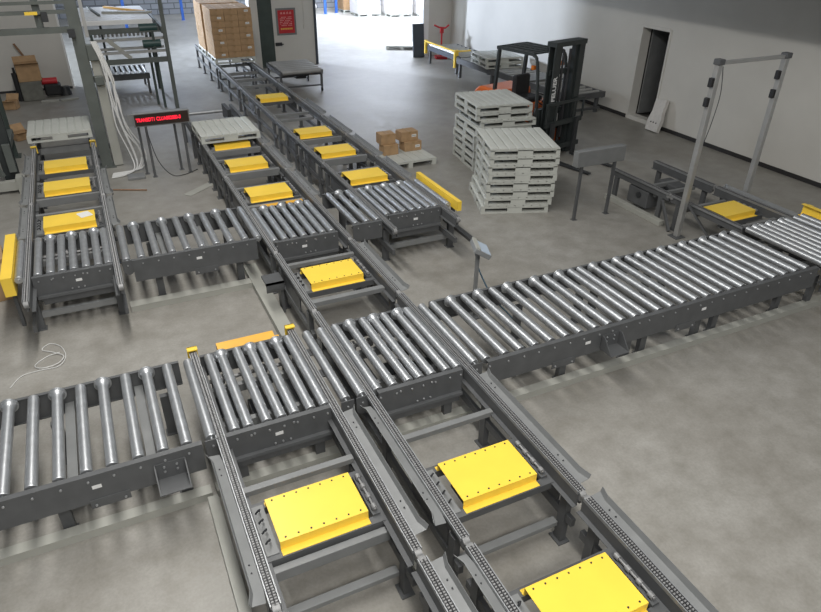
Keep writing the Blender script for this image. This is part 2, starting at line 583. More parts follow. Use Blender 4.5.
# the pattern of flanged rollers seen from the camera starts at x = -1.25
m1 = [(x, (i + 1) % 2 if x > -1.4 else f) for i, (x, f) in enumerate(m1)]
m1 = [(x, x in (-1.255, -0.865, -0.48, -0.09)) for x, f in m1]
bank('long roller bed with a grey bracket, nearest the camera at the left edge', -2.55, 0.215, m1, YA, YB,
     legs=(-2.2, -0.93, 0.02), members=(-1.75, -0.80, -0.19), stickers=(-0.62,), end_plates=(0.30,), brackets=(-0.06,), splices=(-0.55,))
bank('roller transfer section with a single orange cover behind its far rail', 0.415, 1.355,
     [(0.50, 0), (0.62, 1), (0.78, 0), (0.91, 1), (1.03, 0), (1.18, 1), (1.31, 0), (1.51, 0), (1.67, 0)], YA, YB, 0.25, transfer=True,
     far=(0.42, 1.35), stickers=(0.86,), end_plates=(1.51, 1.655), orange=((0.62, 1.22),), legs=(0.52, 1.25), leg_dy=0.14)
bank('roller transfer section between orange covered one and the longest roller bed', 1.81, 2.70,
     [(1.83, 0), (1.99, 1), (2.15, 0), (2.27, 1), (2.40, 0), (2.56, 1), (2.68, 0), (2.87, 0)], YA, YB, 0.25, transfer=True, legs=(1.90, 2.62), leg_dy=0.14, end_plates=(2.87,))
m4 = [(3.01, 0), (3.23, 1), (3.42, 0), (3.60, 1), (3.80, 0), (4.0, 1), (4.18, 0), (4.39, 1), (4.57, 0), (4.76, 1), (4.95, 0), (5.09, 0), (5.29, 1), (5.48, 0), (5.67, 1), (5.87, 0), (6.05, 1), (6.24, 0),
      (6.43, 1), (6.62, 0), (6.81, 1), (7.0, 0), (7.19, 1), (7.38, 0), (7.58, 1), (7.78, 0)]
bank('longest roller bed, running towards the right wall past the aluminium gate', 2.99, 7.92, m4, YA, YB,
     legs=(4.11, 5.04, 5.28, 6.15, 6.45, 7.6), members=(3.6, 4.6, 5.5, 6.6, 7.4), stickers=(4.25, 5.95), brackets=(4.55,), splices=(3.95, 5.70))
bank('roller transfer section with closely set rollers at right end of the longest roller bed', 8.06, 8.94,
     [(8.10 + 0.134 * i, i % 2) for i in range(7)] + [(9.10, 0), (9.26, 0)], YA, YB, 0.28, transfer=True, legs=(8.15, 8.86), leg_dy=0.14, stickers=(8.3,))
YC, YD = 8.07, 9.30
bank('roller transfer section with a yellow stop plate at its left end', -1.115, -0.215,
     [(-1.255, 0), (-1.05, 0), (-0.91, 1), (-0.78, 0), (-0.65, 1), (-0.51, 0), (-0.37, 1), (-0.25, 0)], YC, YD, 0.25, transfer=True, legs=(-1.17, -0.22), leg_dy=0.0,
     stickers=(-0.62,), ties=((-1.12, -0.26, YC, 0.20), (-1.12, -0.26, YC + 0.3, 0.26)))
bank('roller bed joining the two transfer sections in the rear row', 0.015, 1.60,
     [(-0.04, 0)] + [(0.14 + 0.19 * i, (i + 1) % 2) for i in range(8)] + [(1.64, 0)], YC, YD, 0.30, legs=(0.30, 1.37), members=(0.45, 1.0), stickers=(0.83,), splices=(0.90,), end_plates=(-0.04,))
bank('rear row roller transfer section in front of two orange covers', 1.81, 2.69,
     [(1.82, 0), (1.96, 1), (2.09, 0), (2.23, 1), (2.37, 0), (2.50, 1), (2.63, 0)], 7.85, 9.15, 0.25, transfer=True, legs=(1.88, 2.62), leg_dy=0.14, stickers=(2.2,), orange=((1.98, 2.26), (2.38, 2.64)))
bank('short three roller section between two rear row transfer sections', 2.95, 3.40, [(3.03, 0), (3.20, 1), (3.36, 0)], YC - 0.12, YD, 0.26, legs=(3.2,), bolts=True)
bank('roller transfer section with a yellow stop bar at its right end', 3.56, 4.42,
     [(3.57, 0), (3.71, 1), (3.85, 0), (3.99, 1), (4.12, 0), (4.26, 1), (4.38, 0), (4.58, 0)], YC, YD, 0.25, transfer=True, legs=(3.50, 4.60), leg_dy=0.0,
     stickers=(4.0,), ties=((3.55, 4.55, YC, 0.20), (3.55, 4.55, YC + 0.35, 0.28)))

# yellow end stops
def end_stop(label, x, y0, y1, z0, z1, dx):
    r = thing('end_stop', label, 'end stop', (x, (y0 + y1) / 2, 0), 0, 'yellow end stops of the roller rows')
    bm = bm_new()
    extrude_profile(bm, sheet([(x + 0.07 * dx, z0), (x, z0), (x, z1), (x + 0.07 * dx, z1)], 0.008 * dx), 'y', y0, y1)
    part('stop_plate', bm, M['yellow'], r)
    for yy in (y0 + 0.10, y1 - 0.10):
        bm = bm_new(); box(bm, min(x, x - 0.02 * dx), max(x, x - 0.02 * dx), yy - 0.04, yy + 0.04, z0 - 0.03, z1); part('tab', bm, M['yellow'], r)
    for yy in (y0 + 0.2, y1 - 0.2):
        bm = bm_new(); bar(bm, (x + 0.02 * dx, yy, z0 + 0.02), (x + 0.13 * dx, yy, 0.58), 0.05, 0.04)
        bar(bm, (x + 0.05 * dx, yy, z0), (x + 0.05 * dx, yy, 0.0), 0.05, 0.04); part('bracket', bm, M['steel'], r)


def box_stop(label, x0, x1, y0, y1, z0, z1, foot_x):
    r = thing('end_stop', label, 'end stop', ((x0 + x1) / 2, (y0 + y1) / 2, 0), 0, 'yellow end stops of the roller rows')
    t = 0.008
    bm = bm_new()
    extrude_profile(bm, [(x0, z0), (x0, z1), (x1, z1), (x1, z0), (x1 - t, z0), (x1 - t, z1 - t), (x0 + t, z1 - t), (x0 + t, z0)], 'y', y0, y1)
    box(bm, x0 + t, x1 - t, y0, y0 + t, z0, z1 - t); box(bm, x0 + t, x1 - t, y1 - t, y1, z0, z1 - t)
    part('stop_cover', bm, M['yellow'], r)
    for yy in (y0 + 0.2, y1 - 0.2):
        bm = bm_new(); box(bm, foot_x - 0.02, foot_x + 0.02, yy - 0.03, yy + 0.03, 0.0, z1 - 0.02); part('foot', bm, M['steel'], r)


box_stop('tall yellow stop cover at the left end of the rear roller row, beside brown cartons', -1.43, -1.31, 8.06, 9.42, 0.52, 0.76, -1.37)
box_stop('long yellow stop bar at the end of the rear roller row, facing the pallet stacks', 4.66, 4.73, 7.98, 9.42, 0.62, 0.77, 4.695)
end_stop('yellow stop bar beside the right wall, at the far end of the longest roller bed', 9.46, 4.40, 5.75, 0.62, 0.80, -1)

# ------------------------------------------------------------------ chain conveyors
PITCH = 0.0225
bm = bm_new()
for sx in (-0.0135, 0.0135):
    cyl(bm, (sx - 0.008, 0, 0), (sx + 0.008, 0, 0), 0.0085, None, 8)
    for s2 in (-1, 1):
        box(bm, sx + s2 * 0.0105 - 0.0015, sx + s2 * 0.0105 + 0.0015, -0.010, PITCH - 0.010, -0.0085, 0.0085)
LINK = mesh_from(bm, 'chain', M['chain_dk'])
LINK.materials.append(M['chain'])
for p in LINK.polygons:
    if abs(p.center.y) < 0.0095 and abs(p.center.z) < 0.0086 and (len(p.vertices) == 8 or abs(p.normal.x) < 0.05) and abs(abs(p.center.x) - 0.0135) < 0.009 and p.area < 0.00012:
        p.material_index = 1


def chain_conveyor(label, xl, xr, y0, y1, covers=(), legs=(), beams=(), ties=(), guards=(), cap=False, start=None, screws=False, group='chain conveyor lanes', z=0.70,
                   beam_h=0.13, shafts=True, chain_detail=True, lower=True):
    xc = (xl + xr) / 2
    root = thing('chain_conveyor', label, 'chain conveyor', (xc, y0, 0), 0, group)
    for x in (xl, xr):
        s = 1 if x == xl else -1          # s points inwards
        bm = bm_new()
        extrude_profile(bm, [(x - 0.030, z - 0.030), (x + 0.030, z - 0.030), (x + 0.030, z - 0.036), (x + 0.012, z - 0.036), (x + 0.012, z - beam_h), (x - 0.012, z - beam_h), (x - 0.012, z - 0.036), (x - 0.030, z - 0.036)], 'y', y0, y1)
        extrude_profile(bm, sheet([(x + s * 0.035, z - 0.012), (x + s * 0.035, z - beam_h - 0.01), (x + s * 0.075, z - beam_h - 0.01)], 0.006 * s), 'y', y0, y1)
        part('rail', bm, M['steel'], root)
        bm = bm_new()
        for q in (-0.033, 0.033):
            box(bm, x + q - 0.004, x + q + 0.004, y0 + 0.01, y1 - 0.01, z - 0.030, z + 0.001)
        part('chain_guide', bm, M['zinc'], root, label='bright steel chain guide strips')
        n = int((y1 - y0 - 0.02) / PITCH)
        if chain_detail:
            c = link('chain', LINK, root, Vector((x, y0 + 0.02, z - 0.006)) - origin(root))
            ar = c.modifiers.new('links', 'ARRAY')
            ar.use_relative_offset = False
            ar.use_constant_offset = True
            ar.constant_offset_displace = (0, PITCH, 0)
            ar.count = n
        else:
            bm = bm_new(); box(bm, x - 0.026, x + 0.026, y0 + 0.01, y1 - 0.01, z - 0.012, z + 0.002); part('chain', bm, M['chain'], root)
        for ye in (y0 + 0.012, y1 - 0.012):
            bm = bm_new(); cyl(bm, (x - 0.026, ye, z - 0.045), (x + 0.026, ye, z - 0.045), 0.042, None, 14); part('sprocket', bm, M['chain'], root, smooth=True)
        if cap:
            bm = bm_new(); box(bm, x - 0.05, x + 0.05, y1 + 0.035, y1 + 0.05, z - 0.11, z + 0.03); box(bm, x - 0.05, x + 0.05, y1 - 0.02, y1 + 0.05, z + 0.018, z + 0.03)
            part('end_cap', bm, M['yellow'], root, label='yellow chain end cap')
    for side, a, b in guards:
        x, s = (xl, -1) if side == 'l' else (xr, 1)
        bm = bm_new()
        pf = sheet([(x + s * 0.040, z - 0.030), (x + s * 0.055, z - 0.028), (x + s * 0.112, z - 0.018), (x + s * 0.128, z + 0.030)], 0.004)
        extrude_profile(bm, pf, 'y', a + 0.09, b - 0.09)
        e = sheet([(x + s * 0.050, z - 0.034), (x + s * 0.075, z - 0.030), (x + s * 0.142, z - 0.020), (x + s * 0.158, z + 0.022)], 0.004)
        for (ya, yb) in ((a + 0.09, a), (b - 0.09, b)):
            A = [bm.verts.new((u, ya, v)) for u, v in pf]
            B = [bm.verts.new((u, yb, v)) for u, v in e]
            k = len(A)
            for i in range(k):
                bm.faces.new((A[i], B[i], B[(i + 1) % k], A[(i + 1) % k]))
            bm.faces.new(B)
        gd = part('side_guide', bm, M['steel_lt'], root)
        for yy in (a + 0.25, b - 0.25):
            for dy in (0, 0.07):
                o = link('screw', SCREW, gd, Vector((x + s * 0.082, yy + dy, z - 0.020)) - origin(gd)); o.scale = (0.9, 0.9, 1.2)
    for (y, zz, h, w) in beams:
        bm = bm_new(); box(bm, xl + 0.045, xr - 0.045, y - w / 2, y + w / 2, zz - h, zz); part('cross_beam', bm, M['steel_lt'], root, bev=0.003)
    for (y, zz) in ties:
        bm = bm_new(); box(bm, xl + 0.03, xr - 0.03, y - 0.035, y + 0.035, zz - 0.05, zz); part('tie_bar', bm, M['steel_lt'], root, bev=0.003)
    for y in legs:
        for x in (xl, xr):
            bm = bm_new()
            box(bm, x - 0.028, x + 0.028, y - 0.042, y + 0.042, 0.012, z - beam_h)
            box(bm, x - 0.055, x + 0.055, y - 0.07, y + 0.07, 0, 0.012)
            part('leg', bm, M['steel'], root)
    if lower:
        for x in (xl, xr):
            bm = bm_new(); box(bm, x - 0.02, x + 0.02, y0 + 0.03, y1 - 0.03, 0.27, 0.35); part('lower_rail', bm, M['steel'], root)
            for y in covers:
                bm = bm_new(); box(bm, x - 0.008, x + 0.008, y - 0.10, y + 0.52, 0.36, z - beam_h - 0.02); part('side_plate', bm, M['steel'], root)
    for y in covers:                                   # y: front edge of the cover's top
        zt, w2, dp, dr = z - 0.05, 0.34, 0.435, 0.078
        pf = sheet([(y - 0.055, zt - dr), (y, zt - dr), (y, zt), (y + dp, zt), (y + dp, zt - dr), (y + dp + 0.045, zt - dr)], 0.005)
        bm = bm_new(); extrude_profile(bm, pf, 'x', xc - w2, xc + w2)
        cv = part('drive_cover', bm, M['yellow'], root, label='yellow sheet metal drive cover')
        if screws:
            for k in range(7):
                xx = xc - w2 + 0.05 + k * (2 * w2 - 0.10) / 6
                for yy in (y + 0.03, y + dp - 0.03):
                    link('screw', SCREW, cv, Vector((xx, yy, zt)) - origin(cv))
        for yy in (y - 0.03, y + dp + 0.03):
            bm = bm_new(); box(bm, xl + 0.05, xr - 0.05, yy - 0.035, yy + 0.035, zt - dr - 0.075, zt - dr - 0.005); part('drive_carrier', bm, M['steel'], root)
        bm = bm_new()
        box(bm, xc - 0.26, xc - 0.02, y + 0.10, y + dp - 0.10, zt - 0.20, zt - 0.02)
        cyl(bm, (xc - 0.02, y + dp / 2, zt - 0.11), (xc + 0.27, y + dp / 2, zt - 0.11), 0.075, None, 14)
        part('gear_motor', bm, M['steel_dk'], root)
        if shafts:
            bm = bm_new(); box(bm, xl + 0.06, xl + 0.15, y - 0.02, y + dp + 0.03, zt - dr - 0.01, zt - dr + 0.002); part('mounting_plate', bm, M['steel_lt'], root)
            for k in range(4):
                bm = bm_new()
                yy = y + 0.06 + k * 0.10
                tube(bm, [(xl + 0.075, yy, zt - 0.04), (xl + 0.09, yy, zt - 0.02), (xl + 0.11, yy + 0.02, zt - 0.03), (xl + 0.11, yy + 0.035, zt - 0.06)], 0.008, 6)
                part('hook_bolt', bm, M['steel_dk'], root)
            bm = bm_new()
            xs = xr - 0.10
            cyl(bm, (xs, y + 0.02, zt - 0.035), (xs, y + dp - 0.02, zt - 0.035), 0.010, None, 8)
            for k in range(4):
                yy = y + 0.05 + k * (dp - 0.1) / 3
                cyl(bm, (xs, yy - 0.02, zt - 0.035), (xs, yy + 0.02, zt - 0.035), 0.022, None, 10)
            part('tension_shaft', bm, M['chain'], root, smooth=True)
            bm = bm_new(); box(bm, xs - 0.03, xs + 0.03, y + 0.0, y + dp, zt - 0.10, zt - 0.06); part('tension_bracket', bm, M['steel'], root)
    return root


CL, CR = 0.37, 1.38
ML, MR = 1.735, 2.77
FL, FR = 3.455, 4.47
LL, LR = -1.165, -0.165
bm3 = lambda y: [(y + 0.62, 0.60, 0.06, 0.06), (y - 0.14, 0.50, 0.09, 0.07)]
chain_conveyor('chain lane nearest the camera with one yellow cover and yellow tipped chain ends', CL, CR, 2.65, 5.74, covers=(3.16,), legs=(2.85, 4.0, 5.45),
               beams=[(3.80, 0.60, 0.055, 0.06), (3.05, 0.52, 0.10, 0.06)], ties=((2.92, 0.20),), guards=(('l', 2.72, 4.20), ('r', 2.80, 4.28)), cap=True, screws=True)
chain_conveyor('chain lane without covers, cut off by the lower edge of the picture', CL, CR, 0.2, 2.60, legs=(2.45, 1.0), beams=[(2.2, 0.55, 0.08, 0.07)],
               ties=((2.35, 0.20),), guards=(('r', 0.6, 2.55), ('l', 0.9, 2.5)))
chain_conveyor('chain lane with a yellow cover in front of the transfer beside the longest roller bed', ML, MR, 2.60, 5.97, covers=(2.94,), legs=(2.75, 4.0, 5.75),
               beams=[(3.84, 0.58, 0.055, 0.06)], ties=((2.80, 0.20),), guards=(('r', 2.70, 4.25), ('l', 2.80, 4.25)), screws=True)
chain_conveyor('chain lane with its yellow cover at the lower edge of the picture', ML, MR, 0.2, 2.55, covers=(1.68,), legs=(2.40, 1.0), beams=[(1.45, 0.50, 0.09, 0.07)],
               guards=(('r', 0.95, 2.56), ('l', 0.6, 2.5)), screws=True)
chain_conveyor('short chain lane with its yellow cover between the two roller rows', ML, MR, 6.02, 7.56, covers=(6.67,), legs=(6.2, 7.35),
               beams=[(7.36, 0.60, 0.055, 0.06), (6.35, 0.60, 0.06, 0.08)], guards=(('r', 6.04, 7.45),), screws=True)
chain_conveyor('middle chain lane through the rear roller row, with one yellow cover behind the orange ones', ML, MR, 7.61, 10.64, covers=(9.72,), legs=(7.8, 9.55, 10.45),
               beams=[(9.52, 0.58, 0.09, 0.08), (10.36, 0.58, 0.05, 0.06)], guards=(('r', 9.35, 10.55),))
chain_conveyor('middle chain lane with one yellow cover, next to the loaded pallet under the red display', ML, MR, 10.69, 12.17, covers=(11.23,), legs=(10.85, 11.55, 12.0),
               beams=[(10.98, 0.62, 0.12, 0.08), (11.90, 0.58, 0.05, 0.06)], guards=(('r', 10.75, 12.1),))
chain_conveyor('middle chain lane carrying a pale pallet beside the red display', ML, MR, 12.22, 13.75, covers=(12.55,), legs=(12.4, 13.0, 13.6), beams=[(12.30, 0.62, 0.10, 0.08)], guards=(('r', 12.3, 13.7),))
chain_conveyor('long chain lane through the rear roller row end, one yellow cover by the stop bar', FL, FR, 7.62, 10.66, covers=(9.80,), legs=(9.55, 10.5), beams=[(9.56, 0.58, 0.09, 0.08), (10.45, 0.58, 0.05, 0.06)],
               guards=(('r', 9.5, 10.6),))
chain_conveyor('long chain lane with one yellow cover, level with the cartons on a low pallet', FL, FR, 10.71, 12.20, covers=(11.30,), legs=(10.9, 11.6, 12.05), beams=[(11.05, 0.62, 0.12, 0.08), (11.95, 0.58, 0.05, 0.06)],
               guards=(('r', 10.75, 12.15),))
chain_conveyor('long chain lane with one yellow cover, second beyond the rear roller row end', FL, FR, 12.25, 13.70, covers=(12.64,), legs=(12.4, 13.0, 13.55), beams=[(12.4, 0.60, 0.10, 0.06), (13.3, 0.58, 0.05, 0.06)],
               guards=(('r', 12.3, 13.66),))
chain_conveyor('long chain lane with one yellow cover nearest the carton loads', FL, FR, 13.75, 17.15, covers=(15.80,), legs=(14.0, 15.4, 16.9), beams=[(14.55, 0.58, 0.06, 0.06), (14.2, 0.55, 0.06, 0.05)],
               ties=((16.8, 0.3),), guards=(('r', 13.9, 15.3),))
chain_conveyor('chain lane without covers just in front of the brown carton load', FL, FR, 17.20, 19.95, legs=(17.4, 18.6, 19.8), beams=[(17.6, 0.58, 0.06, 0.06), (18.3, 0.60, 0.07, 0.06), (19.2, 0.60, 0.07, 0.06)], ties=((17.6, 0.25), (19.0, 0.25)))
chain_conveyor('chain lane at the far opening, standing under both carton loads', FL, FR, 20.0, 23.6, legs=(20.2, 21.3, 22.4, 23.4), beams=[(20.4, 0.6, 0.07, 0.06), (21.6, 0.6, 0.07, 0.06)], ties=((20.3, 0.25),))
chain_conveyor('left chain lane through the end of the rear roller row, cover with a paper sheet', LL, LR, 7.50, 10.62, covers=(9.74,), legs=(9.6, 10.45), beams=[(9.54, 0.58, 0.09, 0.08), (10.40, 0.60, 0.12, 0.06)],
               guards=(('l', 9.4, 10.58), ('r', 9.4, 10.6)))
chain_conveyor('left chain lane with one yellow cover, second from the lift tower', LL, LR, 10.67, 12.05, covers=(11.27,), legs=(10.85, 11.9), beams=[(11.05, 0.60, 0.12, 0.06), (11.88, 0.58, 0.05, 0.06)],
               guards=(('l', 10.7, 12.0), ('r', 10.7, 12.0)))
chain_conveyor('left chain lane with yellow tipped chains, next to the lift tower', LL, LR, 12.10, 13.55, covers=(12.42,), legs=(12.3, 13.4), beams=[(13.2, 0.55, 0.10, 0.08)], guards=(('l', 12.15, 13.2),), cap=True)
chain_conveyor('chain lane inside the lift tower under the pale pallet', LL, LR, 13.72, 15.1, legs=(13.9, 14.9), beams=[(14.0, 0.56, 0.12, 0.08)])
chain_conveyor('short low chain lane below the aluminium gate, with one yellow cover', 8.36, 9.38, 5.78, 7.28, covers=(6.33,), legs=(5.95, 7.1), beams=[(6.05, 0.46, 0.07, 0.06), (7.0, 0.42, 0.07, 0.06)],
               guards=(('r', 5.85, 7.25),), z=0.56, lower=False)
rl = chain_conveyor('low chain lane with grey drive boxes, beside the display seen from behind', 8.36, 9.38, 7.33, 8.75, legs=(7.5, 8.6), beams=[(8.05, 0.42, 0.07, 0.06), (7.7, 0.42, 0.06, 0.06)], ties=(), z=0.56, lower=False)
for (x0, x1, y0_, y1_) in ((8.36, 8.66, 7.80, 8.28), (9.0, 9.3, 7.8, 8.25)):
    bm = bm_new(); box(bm, x0, x1, y0_, y1_, 0.10, 0.40); db = part('drive_box', bm, M['steel'], rl, bev=0.01)
    bm = bm_new(); cyl(bm, (x0 - 0.03, y0_ + 0.2, 0.3), (x0, y0_ + 0.2, 0.3), 0.05, None, 12); part('shaft_end', bm, M['steel_dk'], db)
bm = bm_new(); bar(bm, (8.34, 7.45, 0.4), (8.20, 7.05, 0.02), 0.04, 0.04); part('brace', bm, M['steel'], rl)
bm = bm_new(); box(bm, 8.22, 8.33, 7.3, 8.7, 0.0, 0.09); solid('cable_duct', bm, M['duct'], 'pale grey cable duct under the chain lane end with drive boxes', 'cable duct', 'cable ducts on the floor', bev=0.004)

bm = bm_new()
v = box(bm, -0.085, 0.085, -0.10, 0.10, 0, 0.003)
ps = solid('paper_sheet', bm, M['paper'], 'white sheet of paper lying on a yellow drive cover', 'paper', None, (-0.46, 10.02, 0.652), 0.35)

# ------------------------------------------------------------------ cable ducts on the floor
def duct(label, x0, x1, y0, y1, h=0.085, ends=()):
    r = thing('cable_duct', label, 'cable duct', ((x0 + x1) / 2, (y0 + y1) / 2, 0), 0, 'cable ducts on the floor')
    bm = bm_new(); box(bm, x0, x1, y0, y1, 0, h - 0.008); part('trough', bm, M['duct'], r)
    bm = bm_new(); box(bm, x0, x1, y0 - 0.004, y1 + 0.004, h - 0.008, h); part('lid', bm, M['duct'], r)
    return r


duct('pale grey cable duct along the front of the roller bed nearest the camera', -2.6, 0.22, 4.40, 4.50)
duct('pale grey cable duct along the front of the longest roller bed', 3.05, 9.4, 4.40, 4.50)
duct('pale grey cable duct below front rail of the rear roller row', -0.12, 1.50, 8.02, 8.16)
duct('pale grey cable duct running between the two roller rows beside the middle chain lane', 1.46, 1.64, 5.75, 8.55, 0.10)
for ch in duct('dark floor strip painted for the shadow between the long stop bar and the operator panel', 4.98, 5.07, 8.0, 9.0, 0.05).children:
    ch.data.materials[0] = M['steel']  # duct shape coloured dark to stand in for the shadow strip there
duct('pale cable duct in front of the two transfer sections', 0.26, 3.0, 4.40, 4.50)
duct('pale cable duct on the floor between the two double chain lanes', 1.50, 1.62, 0.4, 4.36, 0.10)
duct('pale cable duct on the floor beside the outer chain lane', 0.17, 0.26, 0.6, 4.36, 0.08)
bm = bm_new()
wch = 0.12
extrude_profile(bm, [(1.47, 0.50), (1.70, 0.50), (1.70, 0.47), (1.47, 0.47)], 'y', 7.15, 7.40)
extrude_profile(bm, [(7.15, 0.50), (7.16, 0.50), (7.16, 0.36), (7.15, 0.40)], 'x', 1.47, 1.70)
box(bm, 1.66, 1.70, 7.2, 7.35, 0.0, 0.48)
solid('sensor_bracket', bm, M['steel'], 'grey folded bracket on a post beside the short chain lane', 'bracket')


# ------------------------------------------------------------------ pallets
def pallet_meshes(w, d, h=0.145):
    bm = bm_new()
    n = 8
    for k in range(n):
        x0 = -w / 2 + k * w / n
        pf = [(x0 + 0.006, h - 0.030), (x0 + w / n - 0.006, h - 0.030), (x0 + w / n - 0.006, h - 0.008), (x0 + w / n - 0.024, h), (x0 + 0.024, h), (x0 + 0.006, h - 0.008)]
        extrude_profile(bm, pf, 'y', -d / 2, d / 2)
    box(bm, -w / 2 + 0.004, w / 2 - 0.004, -d / 2 + 0.004, d / 2 - 0.004, h - 0.0335, h - 0.018)
    deck = mesh_from(bm, 'top_deck', M['pallet'])
    bm = bm_new()
    for y in (-d / 2 + 0.012, 0, d / 2 - 0.012):
        yy0, yy1 = y - 0.012, y + 0.012
        box(bm, -w / 2, w / 2, yy0, yy1, h - 0.05, h - 0.034)
        for (a, b) in ((-w / 2, -w / 2 + 0.07), (-0.13, 0.13), (w / 2 - 0.07, w / 2)):
            box(bm, a, b, yy0, yy1, 0.028, h - 0.034)
    for x in (-w / 2 + 0.012, w / 2 - 0.012):
        for (a, b) in ((-d / 2 + 0.005, -d / 2 + 0.08), (-0.07, 0.07), (d / 2 - 0.08, d / 2 - 0.005)):
            box(bm, x - 0.0115, x + 0.0115, a, b, 0.0285, h - 0.0345)
    fr = mesh_from(bm, 'block', M['pallet'])
    bm = bm_new()
    for y in (-d / 2 + 0.045, 0, d / 2 - 0.045):
        box(bm, -w / 2, w / 2, y - 0.045, y + 0.045, 0, 0.028)
    for x in (-w / 2 + 0.03, 0, w / 2 - 0.03):
        box(bm, x - 0.028, x + 0.028, -d / 2 + 0.005, d / 2 - 0.005, 0.003, 0.026)
    bt = mesh_from(bm, 'bottom_deck', M['pallet'])
    return deck, fr, bt


PD = pallet_meshes(1.2, 1.2)
PS = pallet_meshes(1.12, 1.12)


def low_pallet_meshes(w, d, h=0.14):
    bm = bm_new()
    for k in range(7):
        box(bm, -w / 2 + k * w / 7 + 0.004, -w / 2 + (k + 1) * w / 7 - 0.004, -d / 2, d / 2, h - 0.022, h)
    deck = mesh_from(bm, 'top_deck', M['pallet'])
    bm = bm_new()
    for y in (-d / 2 + 0.05, 0, d / 2 - 0.05):
        box(bm, -w / 2, w / 2, y - 0.05, y + 0.05, h - 0.042, h - 0.022)
    fr = mesh_from(bm, 'skid_frame', M['pallet'])
    bm = bm_new()
    for y in (-d / 2 + 0.05, 0, d / 2 - 0.05):
        for x in (-w / 2 + 0.05, 0, w / 2 - 0.05):
            box(bm, x - 0.05, x + 0.05, y - 0.05, y + 0.05, 0, h - 0.042)
    bt = mesh_from(bm, 'block', M['pallet'])
    return deck, fr, bt


PL = low_pallet_meshes(1.2, 1.0)


def pallet(label, x, y, z, rz, group=None, meshes=PD):
    r = thing('pallet', label, 'pallet', (x, y, z), rz, group)
    link('top_deck', meshes[0], r); link('skid_frame', meshes[1], r); link('bottom_deck', meshes[2], r)
    return r


ORD = ['bottom', 'second from bottom', 'third from bottom', 'fourth from bottom', 'fifth from bottom', 'third from top', 'second from top', 'top']
for k in range(8):
    sh = (-0.07, -0.03, 0.0, 0.0, 0.01, 0.0, 0.015, 0.0)[k]
    pallet('pale grey pallet, ' + ORD[k] + ' of eight in the front stack', 6.56 + sh, 9.31 - sh * 0.4, 0.146 * k, math.radians(-20 + random.uniform(-1.2, 1.2)), 'front pallet stack')
O9 = ['bottom', 'second from bottom', 'third from bottom', 'fourth from bottom', 'middle', 'fourth from top', 'shifted third from top', 'second from top', 'top']
for k in range(9):
    sx, sy = [(0.0, 0), (0.0, 0), (0.01, 0), (0.0, 0.02), (0.01, 0), (0.02, 0), (0.09, -0.04), (0.0, 0), (0, 0)][k]
    pallet('pale grey pallet, ' + O9[k] + ' of nine in the rear stack', 7.38 + sx, 11.44 + sy, 0.146 * k, math.radians(-9 + random.uniform(-1.5, 1.5)), 'rear pallet stack')
pallet('pale pallet on the middle chain lane beside the red display', 2.25, 13.12, 0.705, 0.0, 'pallets on the chain lanes', PS)
pallet('pale pallet inside the lift tower', -0.70, 14.42, 0.705, 0.0, 'pallets on the chain lanes', PS)
pallet('low pale pallet on the floor carrying four brown cartons', 5.62, 12.14, 0.0, 0.03, None, PL)
pallet('pale pallet lying on the hall floor beyond the opening, beside the dark panel', 11.35, 24.4, 0.0, math.radians(-25), None, PL)


# ------------------------------------------------------------------ cartons
def carton_meshes(w, d, h, m):
    bm = bm_new(); box(bm, -w / 2, w / 2, -d / 2, d / 2, 0, h); body = mesh_from(bm, 'body', m, bev=0.004)
    bm = bm_new(); box(bm, -0.028, 0.028, -d / 2 - 0.001, d / 2 + 0.001, h - 0.0005, h + 0.0015); box(bm, -0.028, 0.028, -d / 2 - 0.0015, -d / 2 + 0.001, h - 0.05, h + 0.0015)
    tape = mesh_from(bm, 'tape', M['tape'])
    return body, tape


def label_mesh(w, h):
    bm = bm_new(); box(bm, -w / 2, w / 2, -0.0015, 0.0, 0, h); a = mesh_from(bm, 'label', M['paper'])
    bm = bm_new()
    for k in range(5):
        box(bm, -w / 2 + 0.01 + k * (w - 0.02) / 5, -w / 2 + 0.01 + (k + 0.6) * (w - 0.02) / 5, -0.0022, -0.0014, h * 0.35, h * 0.6)
    b = mesh_from(bm, 'print', M['ink'])
    return a, b


LBL = label_mesh(0.11, 0.055)


def carton(label, ms, x, y, z, rz=0.0, group=None, lab=None, d=0.4):
    r = thing('carton', label, 'carton', (x, y, z), rz, group)
    link('body', ms[0], r); link('tape', ms[1], r)
    if lab:
        a = link('address_label', LBL[0], r, (lab[0], -d / 2 - 0.001, lab[1])); a['label'] = 'white address label'
        link('print', LBL[1], a)
    return r


LAYER = ['bottom', 'second', 'third', 'fourth', 'fifth', 'sixth', 'seventh', 'top']


def load(x0, y0, z0, nx, ny, nz, w, d, h, where, group, m, labels=None, hollow=True):
    ms = carton_meshes(w - 0.006, d - 0.006, h - 0.003, m)
    for k in range(nz):
        for i in range(nx):
            for j in range(ny):
                if hollow and 0 < i < nx - 1 and 0 < j < ny - 1 and k < nz - 1:
                    continue
                row = ['front', 'middle', 'rear'][j] if ny == 3 else ['front', 'rear'][j]
                cl = ['left', 'centre', 'right'][i] if nx == 3 else ['left', 'right'][i]
                ln = 'top' if k == nz - 1 else LAYER[k]
                lb = labels.get((i, k)) if labels and j == 0 else None
                carton('%s carton, %s %s of the %s layer on the %s' % ('brown' if m is M['carton'] else 'pale', row, cl, ln, where), ms,
                       x0 + (i + 0.5) * w + random.uniform(-0.004, 0.004), y0 + (j + 0.5) * d, z0 + k * h, 0, group, lb, d - 0.006)


